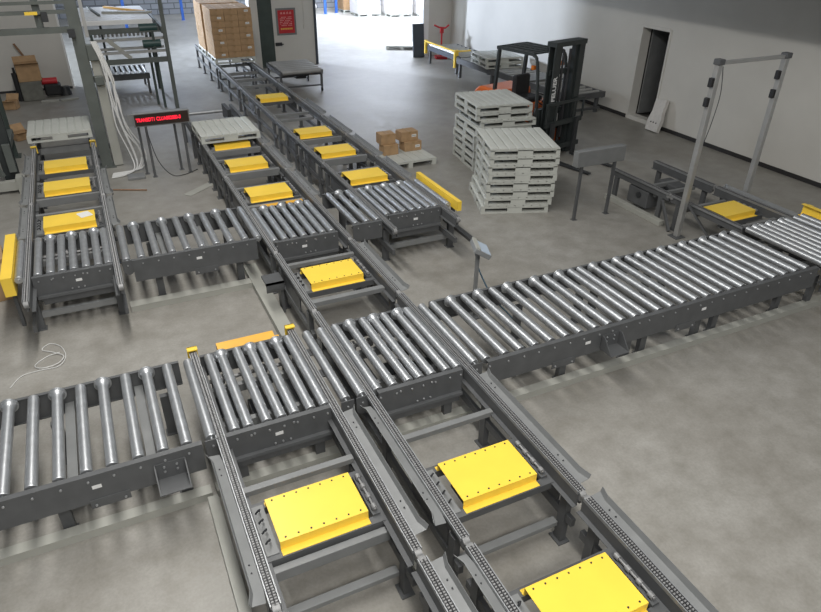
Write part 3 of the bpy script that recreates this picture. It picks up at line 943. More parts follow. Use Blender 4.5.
pallet('pale pallet under the brown carton load on the long chain lane', 4.02, 20.62, 0.705, 0, 'pallets under the carton loads')
pallet('pale pallet under the second carton load behind the brown one', 4.00, 22.0, 0.705, 0, 'pallets under the carton loads')
labs = {}
for k in range(8):
    labs[(2 if k % 2 else 0, k)] = (0.05, 0.06)
load(3.44, 20.04, 0.852, 3, 3, 8, 0.385, 0.385, 0.163, 'brown pallet load', 'cartons of the front load', M['carton'], labs)
load(3.42, 21.42, 0.852, 3, 3, 8, 0.385, 0.385, 0.163, 'load behind it', 'cartons of the load behind', M['carton'])
CT = carton_meshes(0.33, 0.26, 0.215, M['carton'])
CT2 = carton_meshes(0.40, 0.28, 0.20, M['carton'])
carton('brown carton without a label, bottom of the left pair on the low pallet', CT, 5.42, 12.28, 0.141, 0.05, 'cartons on the low pallet', None, 0.26)
carton('brown carton with a taped top, upper of the left pair on the low pallet', CT, 5.38, 12.34, 0.358, 0.02, 'cartons on the low pallet', None, 0.26)
carton('brown carton with a white label, bottom of the right pair on the low pallet', CT2, 5.97, 12.38, 0.141, 0.04, 'cartons on the low pallet', (0.10, 0.07), 0.28)
carton('brown carton with a white label, upper of the right pair on the low pallet', CT2, 5.91, 12.44, 0.343, 0.06, 'cartons on the low pallet', (0.10, 0.08), 0.28)
CB = carton_meshes(0.50, 0.50, 0.32, M['carton'])
carton('large brown carton on the floor behind the tall yellow stop plate', CB, -1.80, 9.25, 0, 0.15, 'cartons behind the yellow stop')
carton('brown carton farther back behind the tall yellow stop plate', CB, -1.86, 9.90, 0, 0.1, 'cartons behind the yellow stop')
# hall loads
def hall_load(x, y, rz, what, n):
    pallet('pale pallet under the %s' % what, x + 0.6, y + 0.6, 0, 0, 'pallets in the hall')
    load(x, y, 0.147, 2, 2, 4, 0.6, 0.6, 0.36, what, 'cartons in the hall', M['sunlit_carton'] if n else M['carton'])


hall_load(12.9, 32.9, 0, 'hall load nearest the brown one', 1)
hall_load(14.35, 32.2, 0, 'middle hall load beyond the opening', 1)
hall_load(15.8, 31.5, 0, 'hall load by the right jamb', 1)
hall_load(12.75, 34.6, 0, 'brown hall load', 0)

# ------------------------------------------------------------------ hall things
def rack_post(label, x, y, h, m, g):
    r = thing('rack_post', label, 'rack post', (x, y, 0), 0, g)
    bm = bm_new(); box(bm, x - 0.06, x + 0.06, y - 0.05, y + 0.05, 0.01, h); part('upright', bm, m, r)
    bm = bm_new(); box(bm, x - 0.09, x + 0.09, y - 0.08, y + 0.08, 0, 0.01); part('foot_plate', bm, m, r)


rack_post('blue rack post in the hall left of the carton loads', 4.72, 34.8, 4.5, M['blue'], 'rack posts')
rack_post('blue rack post standing close behind the elevated white sheet', 2.05, 33.0, 4.5, M['blue'], 'rack posts')
rack_post('thick blue rack post just right of the red notice wall', 11.75, 34.6, 4.5, M['blue'], 'rack posts')
rack_post('blue rack post beside the brown hall load', 12.45, 34.9, 4.5, M['blue'], 'rack posts')
bm = bm_new(); bmesh.ops.create_icosphere(bm, subdivisions=3, radius=0.45)
for v in bm.verts:
    v.co = Vector((v.co.x * 1.3, v.co.y, max(-0.3, v.co.z * 0.75)))
    v.co.z += 0.3
solid('sack', bm, M['sack'], 'pale sack on the hall floor left of the thick blue post', 'sack', None, (10.9, 35.2, 0), 0, 0, True)
bm = bm_new(); bar(bm, (11.2, 22.45, 0.0), (11.27, 22.50, 1.05), 0.56, 0.06)
vs = bm.verts[:]
bm.free()
bm = bm_new(); box(bm, -0.21, 0.21, -0.04, 0.04, 0, 1.12, Matrix.Rotation(math.radians(-8), 4, 'X'))
solid('panel', bm, M['slab'], 'dark blue grey panel leaning at the right jamb of the opening', 'panel', None, (11.08, 22.36, 0.006), math.radians(-8), 0.01)

# ------------------------------------------------------------------ red notice and door handle on the back wall
nt_ = thing('notice_board', 'red notice board in a grey frame on the white wall by the opening', 'notice board', (6.30, PY - 0.02, 1.02))
bm = bm_new(); box(bm, 5.97, 6.63, PY - 0.03, PY - 0.002, 0.98, 1.80); part('frame', bm, M['steel_lt'], nt_)
bm = bm_new(); box(bm, 6.03, 6.57, PY - 0.036, PY - 0.03, 1.04, 1.74); pb = part('red_panel', bm, M['red'], nt_)
bm = bm_new()
for k in range(4):                      # four heading characters
    cx = 6.15 + k * 0.10
    for (a, b, c, e) in ((-0.03, 0.03, 0.045, 0.055), (-0.035, 0.035, 0.015, 0.024), (-0.005, 0.005, -0.01, 0.06), (-0.03, -0.02, -0.005, 0.03), (0.02, 0.03, -0.005, 0.03)):
        box(bm, cx + a, cx + b, PY - 0.039, PY - 0.036, 1.625 + c, 1.625 + e)
hd = part('heading', bm, M['pink'], pb, label='pale heading characters')
bm = bm_new()
for k in range(6):
    for q in range(9):
        if (k * 7 + q * 3) % 5:
            box(bm, 6.09 + q * 0.045, 6.09 + q * 0.045 + 0.032, PY - 0.039, PY - 0.036, 1.27 + k * 0.05, 1.27 + k * 0.05 + 0.018)
part('text_lines', bm, M['pink'], pb)
bm = bm_new()
for q in range(7):
    box(bm, 6.10 + q * 0.058, 6.10 + q * 0.058 + 0.046, PY - 0.039, PY - 0.036, 1.15, 1.20)
part('footer', bm, M['ylet'], pb, label='yellow footer characters')
bm = bm_new(); box(bm, 5.88, 6.10, PY - 0.05, PY, 0.66, 0.76); cyl(bm, (5.9, PY - 0.07, 0.71), (6.14, PY - 0.07, 0.71), 0.02, None, 8)
solid('latch', bm, M['steel_dk'], 'dark latch on the white wall just below the red notice', 'latch', bev=0.003)
bm = bm_new(); box(bm, 6.88, 6.96, PY - 0.04, PY, 1.15, 1.28); box(bm, 6.90, 6.92, PY - 0.02, PY, 1.28, 4.0)
solid('switch_box', bm, M['wall'], 'pale switch box and conduit on the white wall right of the red notice', 'switch')

# roller table behind the long chain lane
rt = thing('roller_table', 'low roller table on castors in front of the red notice', 'roller table', (5.55, 19.4, 0))
for x in (4.95, 6.15):
    bm = bm_new(); box(bm, x - 0.03, x + 0.03, 18.65, 20.2, 0.50, 0.62); part('side_rail', bm, M['steel_lt'] if x > 6 else M['steel'], rt)
bm = bm_new(); cyl(bm, (-0.585, 0, 0), (0.585, 0, 0), 0.085, None, 20); RM2 = mesh_from(bm, 'roller', M['alu'], smooth=True)
for k in range(6):
    link('roller', RM2, rt, (0, -0.62 + k * 0.25, 0.58))
for x in (4.95, 6.15):
    for y in (18.75, 20.1):
        bm = bm_new(); box(bm, x - 0.03, x + 0.03, y - 0.03, y + 0.03, 0.12, 0.5); lg = part('leg', bm, M['steel'], rt)
        bm = bm_new(); cyl(bm, (x - 0.02, y, 0.06), (x + 0.02, y, 0.06), 0.06, None, 14); part('castor', bm, M['black'], lg)
for y in (18.75, 20.1):
    bm = bm_new(); box(bm, 4.98, 6.12, y - 0.02, y + 0.02, 0.16, 0.20); part('tie_bar', bm, M['steel'], rt)
bm = bm_new(); box(bm, 4.98, 6.12, 18.66, 20.18, 0.49, 0.50); part('gap_shade_plate', bm, M['black'], rt)  # black plate added to paint the shade in the roller gaps
bm = bm_new(); box(bm, 5.5, 5.8, 19.1, 19.5, 0.32, 0.46); part('motor', bm, M['steel_dk'], rt)

# ------------------------------------------------------------------ displays
def led_sign(label, x0, x1, y, z0, z1, legs, back, text=None):
    r = thing('display_sign', label, 'display sign', ((x0 + x1) / 2, y, 0))
    dpt = 0.13
    bm = bm_new(); box(bm, x0, x1, y, y + dpt, z0, z1); cs = part('casing', bm, M['steel_lt'], r, bev=0.006)
    if text:
        bm = bm_new(); box(bm, x0 + 0.025, x1 - 0.025, y - 0.004, y, z0 + 0.02, z1 - 0.02); part('screen', bm, M['ledface'], cs, label='dark screen')
        me = text_mesh('lettering', text, 0.098, M['led'], 0.001, 0.0018, 1.04)
        t = link('lettering', me, cs, Vector((x0 + 0.05, y - 0.006, z0 + 0.095)) - origin(cs))
        t.rotation_euler = (PI / 2, 0, 0)
        t['label'] = 'red glowing characters'
        wd = max(v.co.x for v in me.vertices)
        t.scale.x = (x1 - x0 - 0.22) / wd
        bm = bm_new(); box(bm, x0 - 0.09, x0, y + 0.01, y + dpt - 0.01, z0 + 0.03, z1 - 0.01); part('end_housing', bm, M['steel_lt'], cs)
    for (lx, ly) in legs:
        bm = bm_new()
        box(bm, lx - 0.022, lx + 0.022, ly - 0.022, ly + 0.022, 0.006, z0 + 0.02); box(bm, lx - 0.045, lx + 0.045, ly - 0.045, ly + 0.045, 0, 0.006)
        part('leg', bm, M['steel'], r)
    return r


led_sign('long display with glowing red characters on four grey legs', 0.60, 1.62, 13.10, 1.00, 1.25, ((0.80, 13.16), (0.68, 13.40), (1.34, 13.40), (1.47, 13.16)), False, 'TRANSDT1 CLUA002080-0')
led_sign('grey display seen from behind on two legs, near the aluminium gate', 6.92, 7.92, 8.06, 0.96, 1.22, ((7.07, 8.12), (7.77, 8.12)), True)

# ------------------------------------------------------------------ operator panel on its post
kp = thing('operator_panel', 'small tilted operator panel on a thin post behind the longest roller bed', 'control panel', (3.90, 6.12, 0))
bm = bm_new(); box(bm, 3.88, 3.92, 6.10, 6.14, 0.01, 0.98); part('post', bm, M['steel_lt'], kp)
bm = bm_new(); box(bm, 3.80, 4.00, 6.02, 6.22, 0, 0.012); part('base_plate', bm, M['steel'], kp)
R_ = Matrix.Translation((3.88, 6.10, 1.0)) @ Matrix.Rotation(math.radians(-20), 4, 'Z') @ Matrix.Rotation(math.radians(28), 4, 'Y')
bm = bm_new(); box(bm, -0.07, 0.15, -0.16, 0.16, -0.03, 0.03, R_); hb = part('housing', bm, M['steel_lt'], kp, bev=0.004)
bm = bm_new(); box(bm, 0.0, 0.14, -0.14, 0.14, 0.03, 0.034, R_); part('screen', bm, M['glass'], hb, label='pale blue screen')
bm = bm_new(); box(bm, -0.075, -0.02, -0.15, 0.15, 0.03, 0.05, R_); part('cable_cover', bm, M['duct'], hb)
bm = bm_new(); tube(bm, smooth_path([(3.88, 6.16, 0.95), (3.96, 6.16, 0.65), (4.10, 6.02, 0.3), (4.25, 5.85, 0.1), (4.30, 5.6, 0.012)]), 0.010); part('cable', bm, M['cblue'], kp, smooth=True, label='blue cable')

# ------------------------------------------------------------------ aluminium gate
g = thing('sensor_gate', 'tall aluminium gate frame with photo sensors standing over the right chain lane', 'gate', (8.85, 6.88, 0))
for (x, y) in ((8.20, 6.87), (9.60, 6.87)):
    bm = bm_new(); box(bm, x - 0.042, x + 0.042, y - 0.042, y + 0.042, 0.012, 2.72); p = part('post', bm, M['alu'], g, bev=0.006)
    bm = bm_new(); box(bm, x - 0.10, x + 0.10, y - 0.10, y + 0.10, 0, 0.012); part('base_plate', bm, M['steel'], g)
    for z in (2.18, 2.46):
        bm = bm_new(); box(bm, x - 0.10, x - 0.042, y - 0.035, y + 0.035, z - 0.065, z + 0.065); part('photo_sensor', bm, M['black'], p, bev=0.008)
    bm = bm_new(); box(bm, x - 0.06, x + 0.06, y - 0.06, y + 0.06, 2.70, 2.78); part('corner_joint', bm, M['steel'], g, bev=0.01)
bm = bm_new(); box(bm, 8.25, 9.55, 6.84, 6.90, 2.70, 2.75); part('top_bar', bm, M['alu'], g, bev=0.005)
bm = bm_new(); tube(bm, smooth_path([(8.25, 6.83, 2.68), (8.30, 6.80, 2.3), (8.27, 6.80, 1.9), (8.24, 6.83, 1.55)]), 0.006, 6); part('cable', bm, M['steel_dk'], g, smooth=True)
bm = bm_new(); bar(bm, (8.24, 6.86, 0.60), (8.48, 6.40, 0.03), 0.045, 0.03); part('brace', bm, M['steel'], g)

# ------------------------------------------------------------------ forklift (local: front = -Y, mast at y = 0)
fk = thing('forklift', 'orange forklift with a dark mast and roof guard behind the pallet stacks', 'forklift', (8.84, 11.15, 0), math.radians(13))


def fpart(name, bm, m, parent=None, **k):
    return part(name, bm, m, parent or fk, world=False, **k)


bm = bm_new()
box(bm, -0.46, 0.46, 0.15, 1.55, 0.18, 0.58); box(bm, -0.46, 0.46, 0.62, 1.5, 0.58, 0.80)
fpart('chassis', bm, M['forange'], bev=0.02)
bm = bm_new()
extrude_profile(bm, [(1.25, 0.25), (2.0, 0.30), (2.10, 0.60), (2.08, 1.08), (1.92, 1.20), (1.25, 1.20), (1.20, 0.8)], 'x', -0.50, 0.50)
fpart('counterweight', bm, M['forange'], bev=0.04)
bm = bm_new(); box(bm, -0.42, 0.42, 0.60, 1.25, 0.80, 1.02); fpart('bonnet', bm, M['forange'], bev=0.01)
bm = bm_new(); box(bm, -0.24, 0.24, 0.66, 1.12, 1.02, 1.12); box(bm, -0.24, 0.24, 1.06, 1.18, 1.08, 1.52); fpart('seat', bm, M['black'], bev=0.03)
bm = bm_new(); extrude_profile(bm, [(0.12, 0.55), (0.34, 0.55), (0.30, 1.0), (0.14, 1.02)], 'x', -0.44, 0.44); fpart('dashboard', bm, M['fdark'])
bm = bm_new(); cyl(bm, (-0.05, 0.28, 1.0), (-0.05, 0.42, 1.10), 0.02, None, 10)
ring = [(-0.05 + 0.16 * math.cos(a), 0.42 + 0.12 * math.sin(a), 1.12 + 0.10 * math.sin(a)) for a in [2 * PI * k / 16 for k in range(17)]]
tube(bm, ring, 0.014, 6); fpart('steering_wheel', bm, M['black'], smooth=True)
for sx in (-1, 1):
    x = sx * 0.44
    bm = bm_new(); tube(bm, smooth_path([(x, 0.20, 0.55), (x, 0.26, 1.4), (x, 0.34, 1.95), (x, 0.46, 2.06)]), 0.035, 8); fpart('guard_post', bm, M['fdark'], smooth=True)
    bm = bm_new(); bar(bm, (x, 1.50, 0.9), (x, 1.42, 2.06), 0.07, 0.06); fpart('guard_post', bm, M['fdark'])
    bm = bm_new(); bar(bm, (x, 0.42, 2.07), (x, 1.48, 2.07), 0.06, 0.06); fpart('roof_rail', bm, M['fdark'])
    bm = bm_new(); bar(bm, (x, 0.42, 1.78), (x, 0.42, 1.86), 0.08, 0.07); fpart('lamp', bm, M['amber'], label='amber indicator lamp')
bm = bm_new()
for k in range(8):
    y = 0.44 + k * 0.145
    box(bm, -0.44, 0.44, y - 0.035, y + 0.035, 2.07, 2.10)
box(bm, -0.03, 0.03, 0.44, 1.48, 2.06, 2.09)
fpart('roof_guard', bm, M['fdark'])
for sx in (-1, 1):
    for (y, r_, w_) in ((0.32, 0.28, 0.20), (1.62, 0.23, 0.16)):
        bm = bm_new(); x = sx * (0.50 if y < 1 else 0.42)
        cyl(bm, (x - w_ / 2, y, r_), (x + w_ / 2, y, r_), r_, None, 24); wv = fpart('wheel', bm, M['black'], bev=0.02)
        bm = bm_new(); cyl(bm, (x + sx * w_ / 2, y, r_), (x + sx * (w_ / 2 + 0.01), y, r_), r_ * 0.5, None, 16); fpart('hub', bm, M['forange'], wv)
for sx in (-1, 1):
    bm = bm_new()
    x = sx * 0.37
    extrude_profile(bm, [(x - 0.085, -0.12), (x + 0.085, -0.12), (x + 0.085, 0.06), (x - 0.085, 0.06), (x - 0.085, 0.035), (x + 0.05 * 1, 0.035), (x + 0.05, -0.095), (x - 0.085, -0.095)] if sx < 0 else
                    [(x + 0.085, -0.12), (x - 0.085, -0.12), (x - 0.085, 0.06), (x + 0.085, 0.06), (x + 0.085, 0.035), (x - 0.05, 0.035), (x - 0.05, -0.095), (x + 0.085, -0.095)], 'z', 0.06, 2.34)
    fpart('mast_channel', bm, M['fdark'])
    bm = bm_new(); box(bm, sx * 0.24 - 0.035, sx * 0.24 + 0.035, -0.08, 0.02, 0.08, 2.30); fpart('inner_mast', bm, M['fdark'])
    bm = bm_new(); cyl(bm, (sx * 0.15, 0.06, 0.15), (sx * 0.15, 0.06, 1.75), 0.035, None, 12); fpart('lift_cylinder', bm, M['steel_dk'], smooth=True)
    bm = bm_new(); box(bm, sx * 0.10 - 0.02, sx * 0.10 + 0.02, -0.05, -0.02, 0.4, 2.2); fpart('lift_chain', bm, M['chain_dk'])
for (a, b, c, e, g_, h_) in ((-0.47, 0.47, -0.14, 0.10, 2.28, 2.37), (-0.40, 0.40, 0.0, 0.06, 1.72, 1.82), (-0.40, 0.40, 0.0, 0.06, 0.16, 0.30), (-0.40, 0.40, 0.03, 0.07, 0.95, 1.03)):
    bm = bm_new(); box(bm, a, b, c, e, g_, h_); fpart('mast_crossbar', bm, M['fdark'])
bm = bm_new()
box(bm, -0.58, 0.58, -0.19, -0.14, 0.72, 0.82); box(bm, -0.58, 0.58, -0.19, -0.14, 0.20, 0.30)
for x in (-0.30, 0.30):
    box(bm, x - 0.04, x + 0.04, -0.17, -0.12, 0.2, 0.8)
fpart('carriage', bm, M['fdark'])
bm = bm_new()
box(bm, -0.60, 0.60, -0.20, -0.16, 1.16, 1.22)
for k in range(5):
    x = -0.58 + k * 0.29
    if k in (0, 1, 3, 4):
        box(bm, x - 0.022, x + 0.022, -0.195, -0.165, 0.8, 1.18)
fpart('backrest', bm, M['fdark'])
for sx in (-1, 1):
    x = sx * 0.38
    bm = bm_new()
    extrude_profile(bm, [(-0.19, 0.80), (-0.235, 0.80), (-0.235, 0.07), (-1.28, 0.045), (-1.30, 0.025), (-0.19, 0.025)], 'x', x - 0.055, x + 0.055)
    fpart('fork', bm, M['steel_dk'])
t = link('lettering', text_mesh('lettering', 'FELUER', 0.15, M['white'], 0.001, 0.004), fk)
t.rotation_euler = (PI / 2, -PI / 2, 0)
t.location = (-0.32, -0.1215, 1.22)
t['label'] = 'white letters running up the mast'
bm = bm_new(); box(bm, 0.0, 0.10, 0.08, 0.11, 0.72, 0.88); fpart('number_plate', bm, M['paper'], label='small white plate')

# ------------------------------------------------------------------ conveyor along the right wall
rc = thing('wall_conveyor', 'low dark conveyor running along the right wall behind the forklift', 'conveyor', (11.6, 16.0, 0))
for x in (11.05, 12.15):
    bm = bm_new(); box(bm, x - 0.035, x + 0.035, 13.5, 19.0, 0.42, 0.58); part('side_rail', bm, M['steel'], rc)
    for y in (13.7, 15.2, 17.0, 18.8):
        bm = bm_new(); box(bm, x - 0.04, x + 0.04, y - 0.04, y + 0.04, 0, 0.42); part('leg', bm, M['steel'], rc)
bm = bm_new(); cyl(bm, (-0.53, 0, 0), (0.53, 0, 0), 0.05, None, 14); RM3 = mesh_from(bm, 'roller', M['alu'], smooth=True)
for k in range(20):
    link('roller', RM3, rc, (0, -2.35 + k * 0.27, 0.54))
bm = bm_new(); box(bm, 11.02, 12.20, 13.46, 13.52, 0.44, 0.58); part('end_beam', bm, M['steel'], rc)
bm = bm_new(); box(bm, 11.02, 12.20, 13.6, 13.66, 0.10, 0.16); part('tie_bar', bm, M['steel'], rc)
bm = bm_new(); box(bm, 11.0, 12.15, 15.2, 15.9, 0.58, 0.61); part('deck_plate', bm, M['steel_lt'], rc)
for k, (x, y, z, a) in enumerate(((11.32, 17.5, 0.60, -0.14), (11.34, 17.55, 0.746, -0.16))):
    pallet(['grey pallet at the bottom of the pair on the wall conveyor', 'grey pallet on top of the pair on the wall conveyor'][k], x, y, z, a, 'pallets on the wall conveyor')
rc.location.x -= 0.15
rc.rotation_euler = (0, 0, math.radians(2.5))
fc = thing('infeed_table', 'low infeed table with a yellow end guard by the opening to the hall', 'conveyor table', (11.5, 20.3, 0))
for x in (10.95, 12.05):
    bm = bm_new(); box(bm, x - 0.03, x + 0.03, 19.1, 21.4, 0.42, 0.56); part('side_rail', bm, M['slab'], fc)
    for y in (19.3, 21.2):
        bm = bm_new(); box(bm, x - 0.035, x + 0.035, y - 0.035, y + 0.035, 0, 0.42); part('leg', bm, M['steel'], fc)
for k in range(8):
    link('roller', RM3, fc, (0, -1.05 + k * 0.29, 0.53))
bm = bm_new(); box(bm, 10.86, 10.91, 19.3, 21.5, 0.68, 0.72); box(bm, 10.86, 11.0, 19.3, 19.38, 0.2, 0.74); box(bm, 10.86, 10.95, 21.42, 21.5, 0.3, 0.74); box(bm, 10.86, 11.45, 19.28, 19.36, 0.68, 0.72)
part('guard_rail', bm, M['yellow'], fc, label='yellow guard rail')
bm = bm_new(); cyl(bm, (10.97, 19.4, 0.60), (10.97, 21.2, 0.60), 0.05, None, 12); part('feed_tube', bm, M['zinc'], fc, smooth=True)
bm = bm_new()
tube(bm, [(0, 0, 0.0), (0, 0, 1.05)], 0.03, 8); tube(bm, [(-0.28, 0, 1.12), (-0.1, 0, 1.04), (0.12, 0, 1.02), (0.25, 0, 1.12)], 0.03, 8)
box(bm, -0.06, 0.06, -0.05, 0.05, 0.85, 1.0); box(bm, -0.2, 0.2, -0.2, 0.2, 0, 0.08)
bm2 = bm
solid('pump_handle', bm2, M['red'], 'red pallet truck handle standing behind the yellow end guard', 'pallet truck handle', None, (11.75, 21.9, 0), -0.3)
bm = bm_new()
extrude_profile(bm, [(-0.21, 0.0), (0.21, 0.0), (0.19, 0.28), (0.17, 0.74), (-0.14, 0.76), (-0.19, 0.30)], 'x', -0.05, 0.05)
bmesh.ops.subdivide_edges(bm, edges=bm.edges[:], cuts=2)
for v in bm.verts:
    v.co.x += 0.016 * math.sin(v.co.z * 13 + v.co.y * 9)
sk = solid('sack', bm, M['sack'], 'white printed sack leaning on the wall beside the doorway', 'sack', None, (12.22, 11.72, 0.01), 0, 0, True)
sk.rotation_euler = (0, math.radians(14), 0.0)
bm = bm_new()
for q in (-0.09, 0.0, 0.08):
    bmesh.ops.create_icosphere(bm, subdivisions=1, radius=0.022, matrix=Matrix.Translation((-0.055, q, 0.20)) @ Matrix.Diagonal((0.3, 1, 1, 1)))
part('print', bm, M['ink'], sk, world=False)

# ------------------------------------------------------------------ lift tower at the left
lt = thing('lift_tower', 'tall grey green lift tower frame at the end of the left chain lane', 'lift', (-0.75, 14.3, 0))
for (x0, x1, y0_, y1_, m) in ((-0.10, 0.10, 14.10, 14.30, 'grgrey'), (-1.76, -1.53, 13.55, 13.80, 'fdark'), (-0.05, 0.12, 15.5, 15.68, 'grgrey'), (-1.86, -1.66, 15.5, 15.68, 'green')):
    bm = bm_new()
    xm = (x0 + x1) / 2
    box(bm, x0, x1, y0_, y0_ + 0.02, 0.02, 4.1); box(bm, x0, x1, y1_ - 0.02, y1_, 0.02, 4.1); box(bm, xm - 0.012, xm + 0.012, y0_ + 0.02, y1_ - 0.02, 0.02, 4.1)
    box(bm, x0, x0 + 0.02, y0_ + 0.02, y1_ - 0.02, 0.02, 4.1)
    box(bm, x0 - 0.06, x1 + 0.06, y0_ - 0.06, y1_ + 0.06, 0, 0.02)
    part('column', bm, M[m], lt)
bm = bm_new(); box(bm, 0.13, 0.30, 14.12, 14.24, 0.02, 2.1); part('cable_tray', bm, M['duct'], lt)
bm = bm_new(); box(bm, 0.14, 0.20, 14.16, 14.20, 2.45, 4.1); part('guide_strip', bm, M['alu'], lt)
for (z, h, y) in ((2.56, 0.10, 14.05), (2.88, 0.06, 14.05), (3.04, 0.05, 14.05)):
    bm = bm_new(); box(bm, -1.86, -0.10, y, y + 0.08, z, z + h); part('girt', bm, M['grgrey'], lt)
bm = bm_new(); box(bm, -0.62, -0.50, 14.13, 14.19, 2.60, 3.9); part('hanger', bm, M['grgrey'], lt)
bm = bm_new(); box(bm, -0.50, -0.40, 14.0, 14.13, 2.76, 2.92); part('limit_switch', bm, M['steel_dk'], lt)
bm = bm_new(); box(bm, -0.75, -0.55, 14.0, 14.04, 2.88, 2.93); part('marker', bm, M['yellow'], lt, label='yellow marker plate')
bm = bm_new(); box(bm, -0.14, -0.02, 14.0, 14.1, 2.48, 2.62); part('clamp', bm, M['steel_dk'], lt)
bm = bm_new(); box(bm, 0.10, 0.30, 14.02, 14.12, 2.06, 2.34); part('junction_box', bm, M['grgrey'], lt, bev=0.01)
bm = bm_new(); box(bm, 0.12, 0.28, 13.98, 14.10, 1.62, 1.78); part('junction_box', bm, M['grgrey'], lt, bev=0.01)
bm = bm_new(); box(bm, -1.72, -1.60, 13.9, 15.4, 0.50, 0.62); box(bm, -1.64, -1.52, 13.4, 13.5, 0.35, 0.85); part('lift_arm', bm, M['grgrey'], lt)
bm = bm_new(); box(bm, -2.2, -1.50, 13.25, 13.40, 0.06, 0.22); box(bm, -1.56, -1.40, 13.2, 13.45, 0, 0.3); part('base_beam', bm, M['duct'], lt)
bm = bm_new(); bar(bm, (-2.05, 13.5, 1.05), (-1.75, 13.35, 0.3), 0.07, 0.07); part('brace', bm, M['grgrey'], lt)
cb = thing('cable_loom', 'loose white cables hanging down beside the lift tower column', 'cables', (0.38, 14.0, 0))
for k in range(6):
    o_ = 0.030 * k + random.uniform(-0.02, 0.02)
    pts = [(0.20 + o_ * 0.6, 14.02, 2.40), (0.30 + o_, 13.98, 2.0 - 0.05 * k), (0.34 + o_ * 0.9 + random.uniform(-0.05, 0.05), 13.96, 1.4), (0.36 + o_ * 1.1 + random.uniform(-0.07, 0.07), 13.92, 0.85), (0.48 + o_ * 1.4 + random.uniform(-0.08, 0.08), 13.86, 0.32), (0.48 + 1.2 * o_, 13.70, 0.07), (0.30 + o_, 13.45 + 0.04 * k, 0.022), (0.02 + 0.3 * o_, 13.35 + 0.05 * k, 0.022)]
    bm = bm_new(); tube(bm, smooth_path(pts), 0.014, 6); part('cable', bm, M['cable'], cb, smooth=True)
bm = bm_new(); box(bm, 0.30, 0.62, 13.12, 13.38, 0, 0.05); solid('junction_plate', bm, M['steel_lt'], 'grey floor plate at the end of the white cables', 'plate', bev=0.006)

# ------------------------------------------------------------------ elevated sheet topped conveyor behind the tower
ev = thing('elevated_conveyor', 'elevated conveyor on tall thin legs with a white sheet covering its top', 'elevated conveyor', (1.1, 19.4, 0))
bm = bm_new(); box(bm, 0.15, 1.80, 18.9, 21.75, 2.02, 2.11)
for k in range(8):
    box(bm, 0.15, 1.80, 18.92 + k * 0.355, 19.22 + k * 0.355, 2.11, 2.125)
part('top_sheet', bm, M['white'], ev, label='white top sheet')
for (y, z, m) in ((18.3, 1.25, 'grgrey'), (18.35, 1.48, 'alu'), (18.8, 1.50, 'alu'), (18.85, 1.88, 'grgrey'), (18.6, 1.74, 'alu'), (20.9, 1.88, 'grgrey')):
    bm = bm_new(); box(bm, 0.25, 1.97, y - 0.03, y + 0.03, z - 0.06, z + 0.06 if m == 'grgrey' else z); part('cross_rail', bm, M[m], ev)
for x in (0.22, 1.94):
    bm = bm_new(); box(bm, x - 0.03, x + 0.03, 18.25, 21.75, 1.86, 2.02); part('side_rail', bm, M['grgrey'], ev)
for (x, y, h) in ((1.60, 18.95, 1.9), (1.72, 18.55, 1.9), (0.62, 20.8, 1.9), (1.86, 20.8, 1.9), (0.30, 18.3, 1.9)):
    bm = bm_new(); box(bm, x - 0.03, x + 0.03, y - 0.03, y + 0.03, 0, h); part('leg', bm, M['green'], ev)
bm = bm_new(); box(bm, 1.94, 2.03, 18.22, 18.31, 0, 3.9); part('tall_post', bm, M['grgrey'], ev)
bm = bm_new(); bar(bm, (0.62, 18.35, 1.78), (1.10, 18.35, 1.30), 0.05, 0.10); part('diagonal_brace', bm, M['duct'], ev)
for (z, y) in ((1.62, 18.6), (1.95, 18.9)):
    bm = bm_new(); cyl(bm, (1.45, y, z - 0.03), (1.88, y, z - 0.03), 0.10, None, 14); part('motor', bm, M['mgreen'], ev, smooth=True)
bm = bm_new()
for k in range(14):
    cyl(bm, (0.30 + 0.1 * k, 18.86, 1.75), (0.30 + 0.1 * k, 18.86, 1.93), 0.03, None, 8)
part('roller_ends', bm, M['chain'], ev)
bm = bm_new(); bar(bm, (0.85, 21.5, 2.15), (1.75, 20.2, 2.15), 0.10, 0.05); solid('orange_bar', bm, M['orange'], 'long orange bar lying on the white sheet of the elevated conveyor', 'bar')
bm = bm_new(); bar(bm, (0.72, 20.3, 2.15), (1.92, 20.0, 2.15), 0.16, 0.05); solid('metal_channel', bm, M['duct'], 'grey metal channel lying on the white sheet of the elevated conveyor', 'channel')
bm = bm_new(); bar(bm, (0.42, 21.6, 2.15), (0.62, 19.7, 2.15), 0.05, 0.05); solid('metal_rod', bm, M['grgrey'], 'grey rod lying across the white sheet, nearest the tower', 'rod')
# low roller conveyor behind
lc = thing('floor_conveyor', 'low roller conveyor on the floor behind the elevated conveyor', 'conveyor', (1.0, 21.0, 0))
for y in (20.35, 21.55):
    bm = bm_new(); box(bm, -0.1, 1.62, y - 0.03, y + 0.03, 0.40, 0.56); part('side_rail', bm, M['steel'], lc)
    for x in (0.0, 1.55):
        bm = bm_new(); box(bm, x - 0.03, x + 0.03, y - 0.03, y + 0.03, 0, 0.4); part('leg', bm, M['steel'], lc)
bm = bm_new(); cyl(bm, (0, -0.57, 0), (0, 0.57, 0), 0.045, None, 14); RM4 = mesh_from(bm, 'roller', M['alu'], smooth=True)
for k in range(12):
    link('roller', RM4, lc, (-1.0 + k * 0.14, -0.05, 0.53))

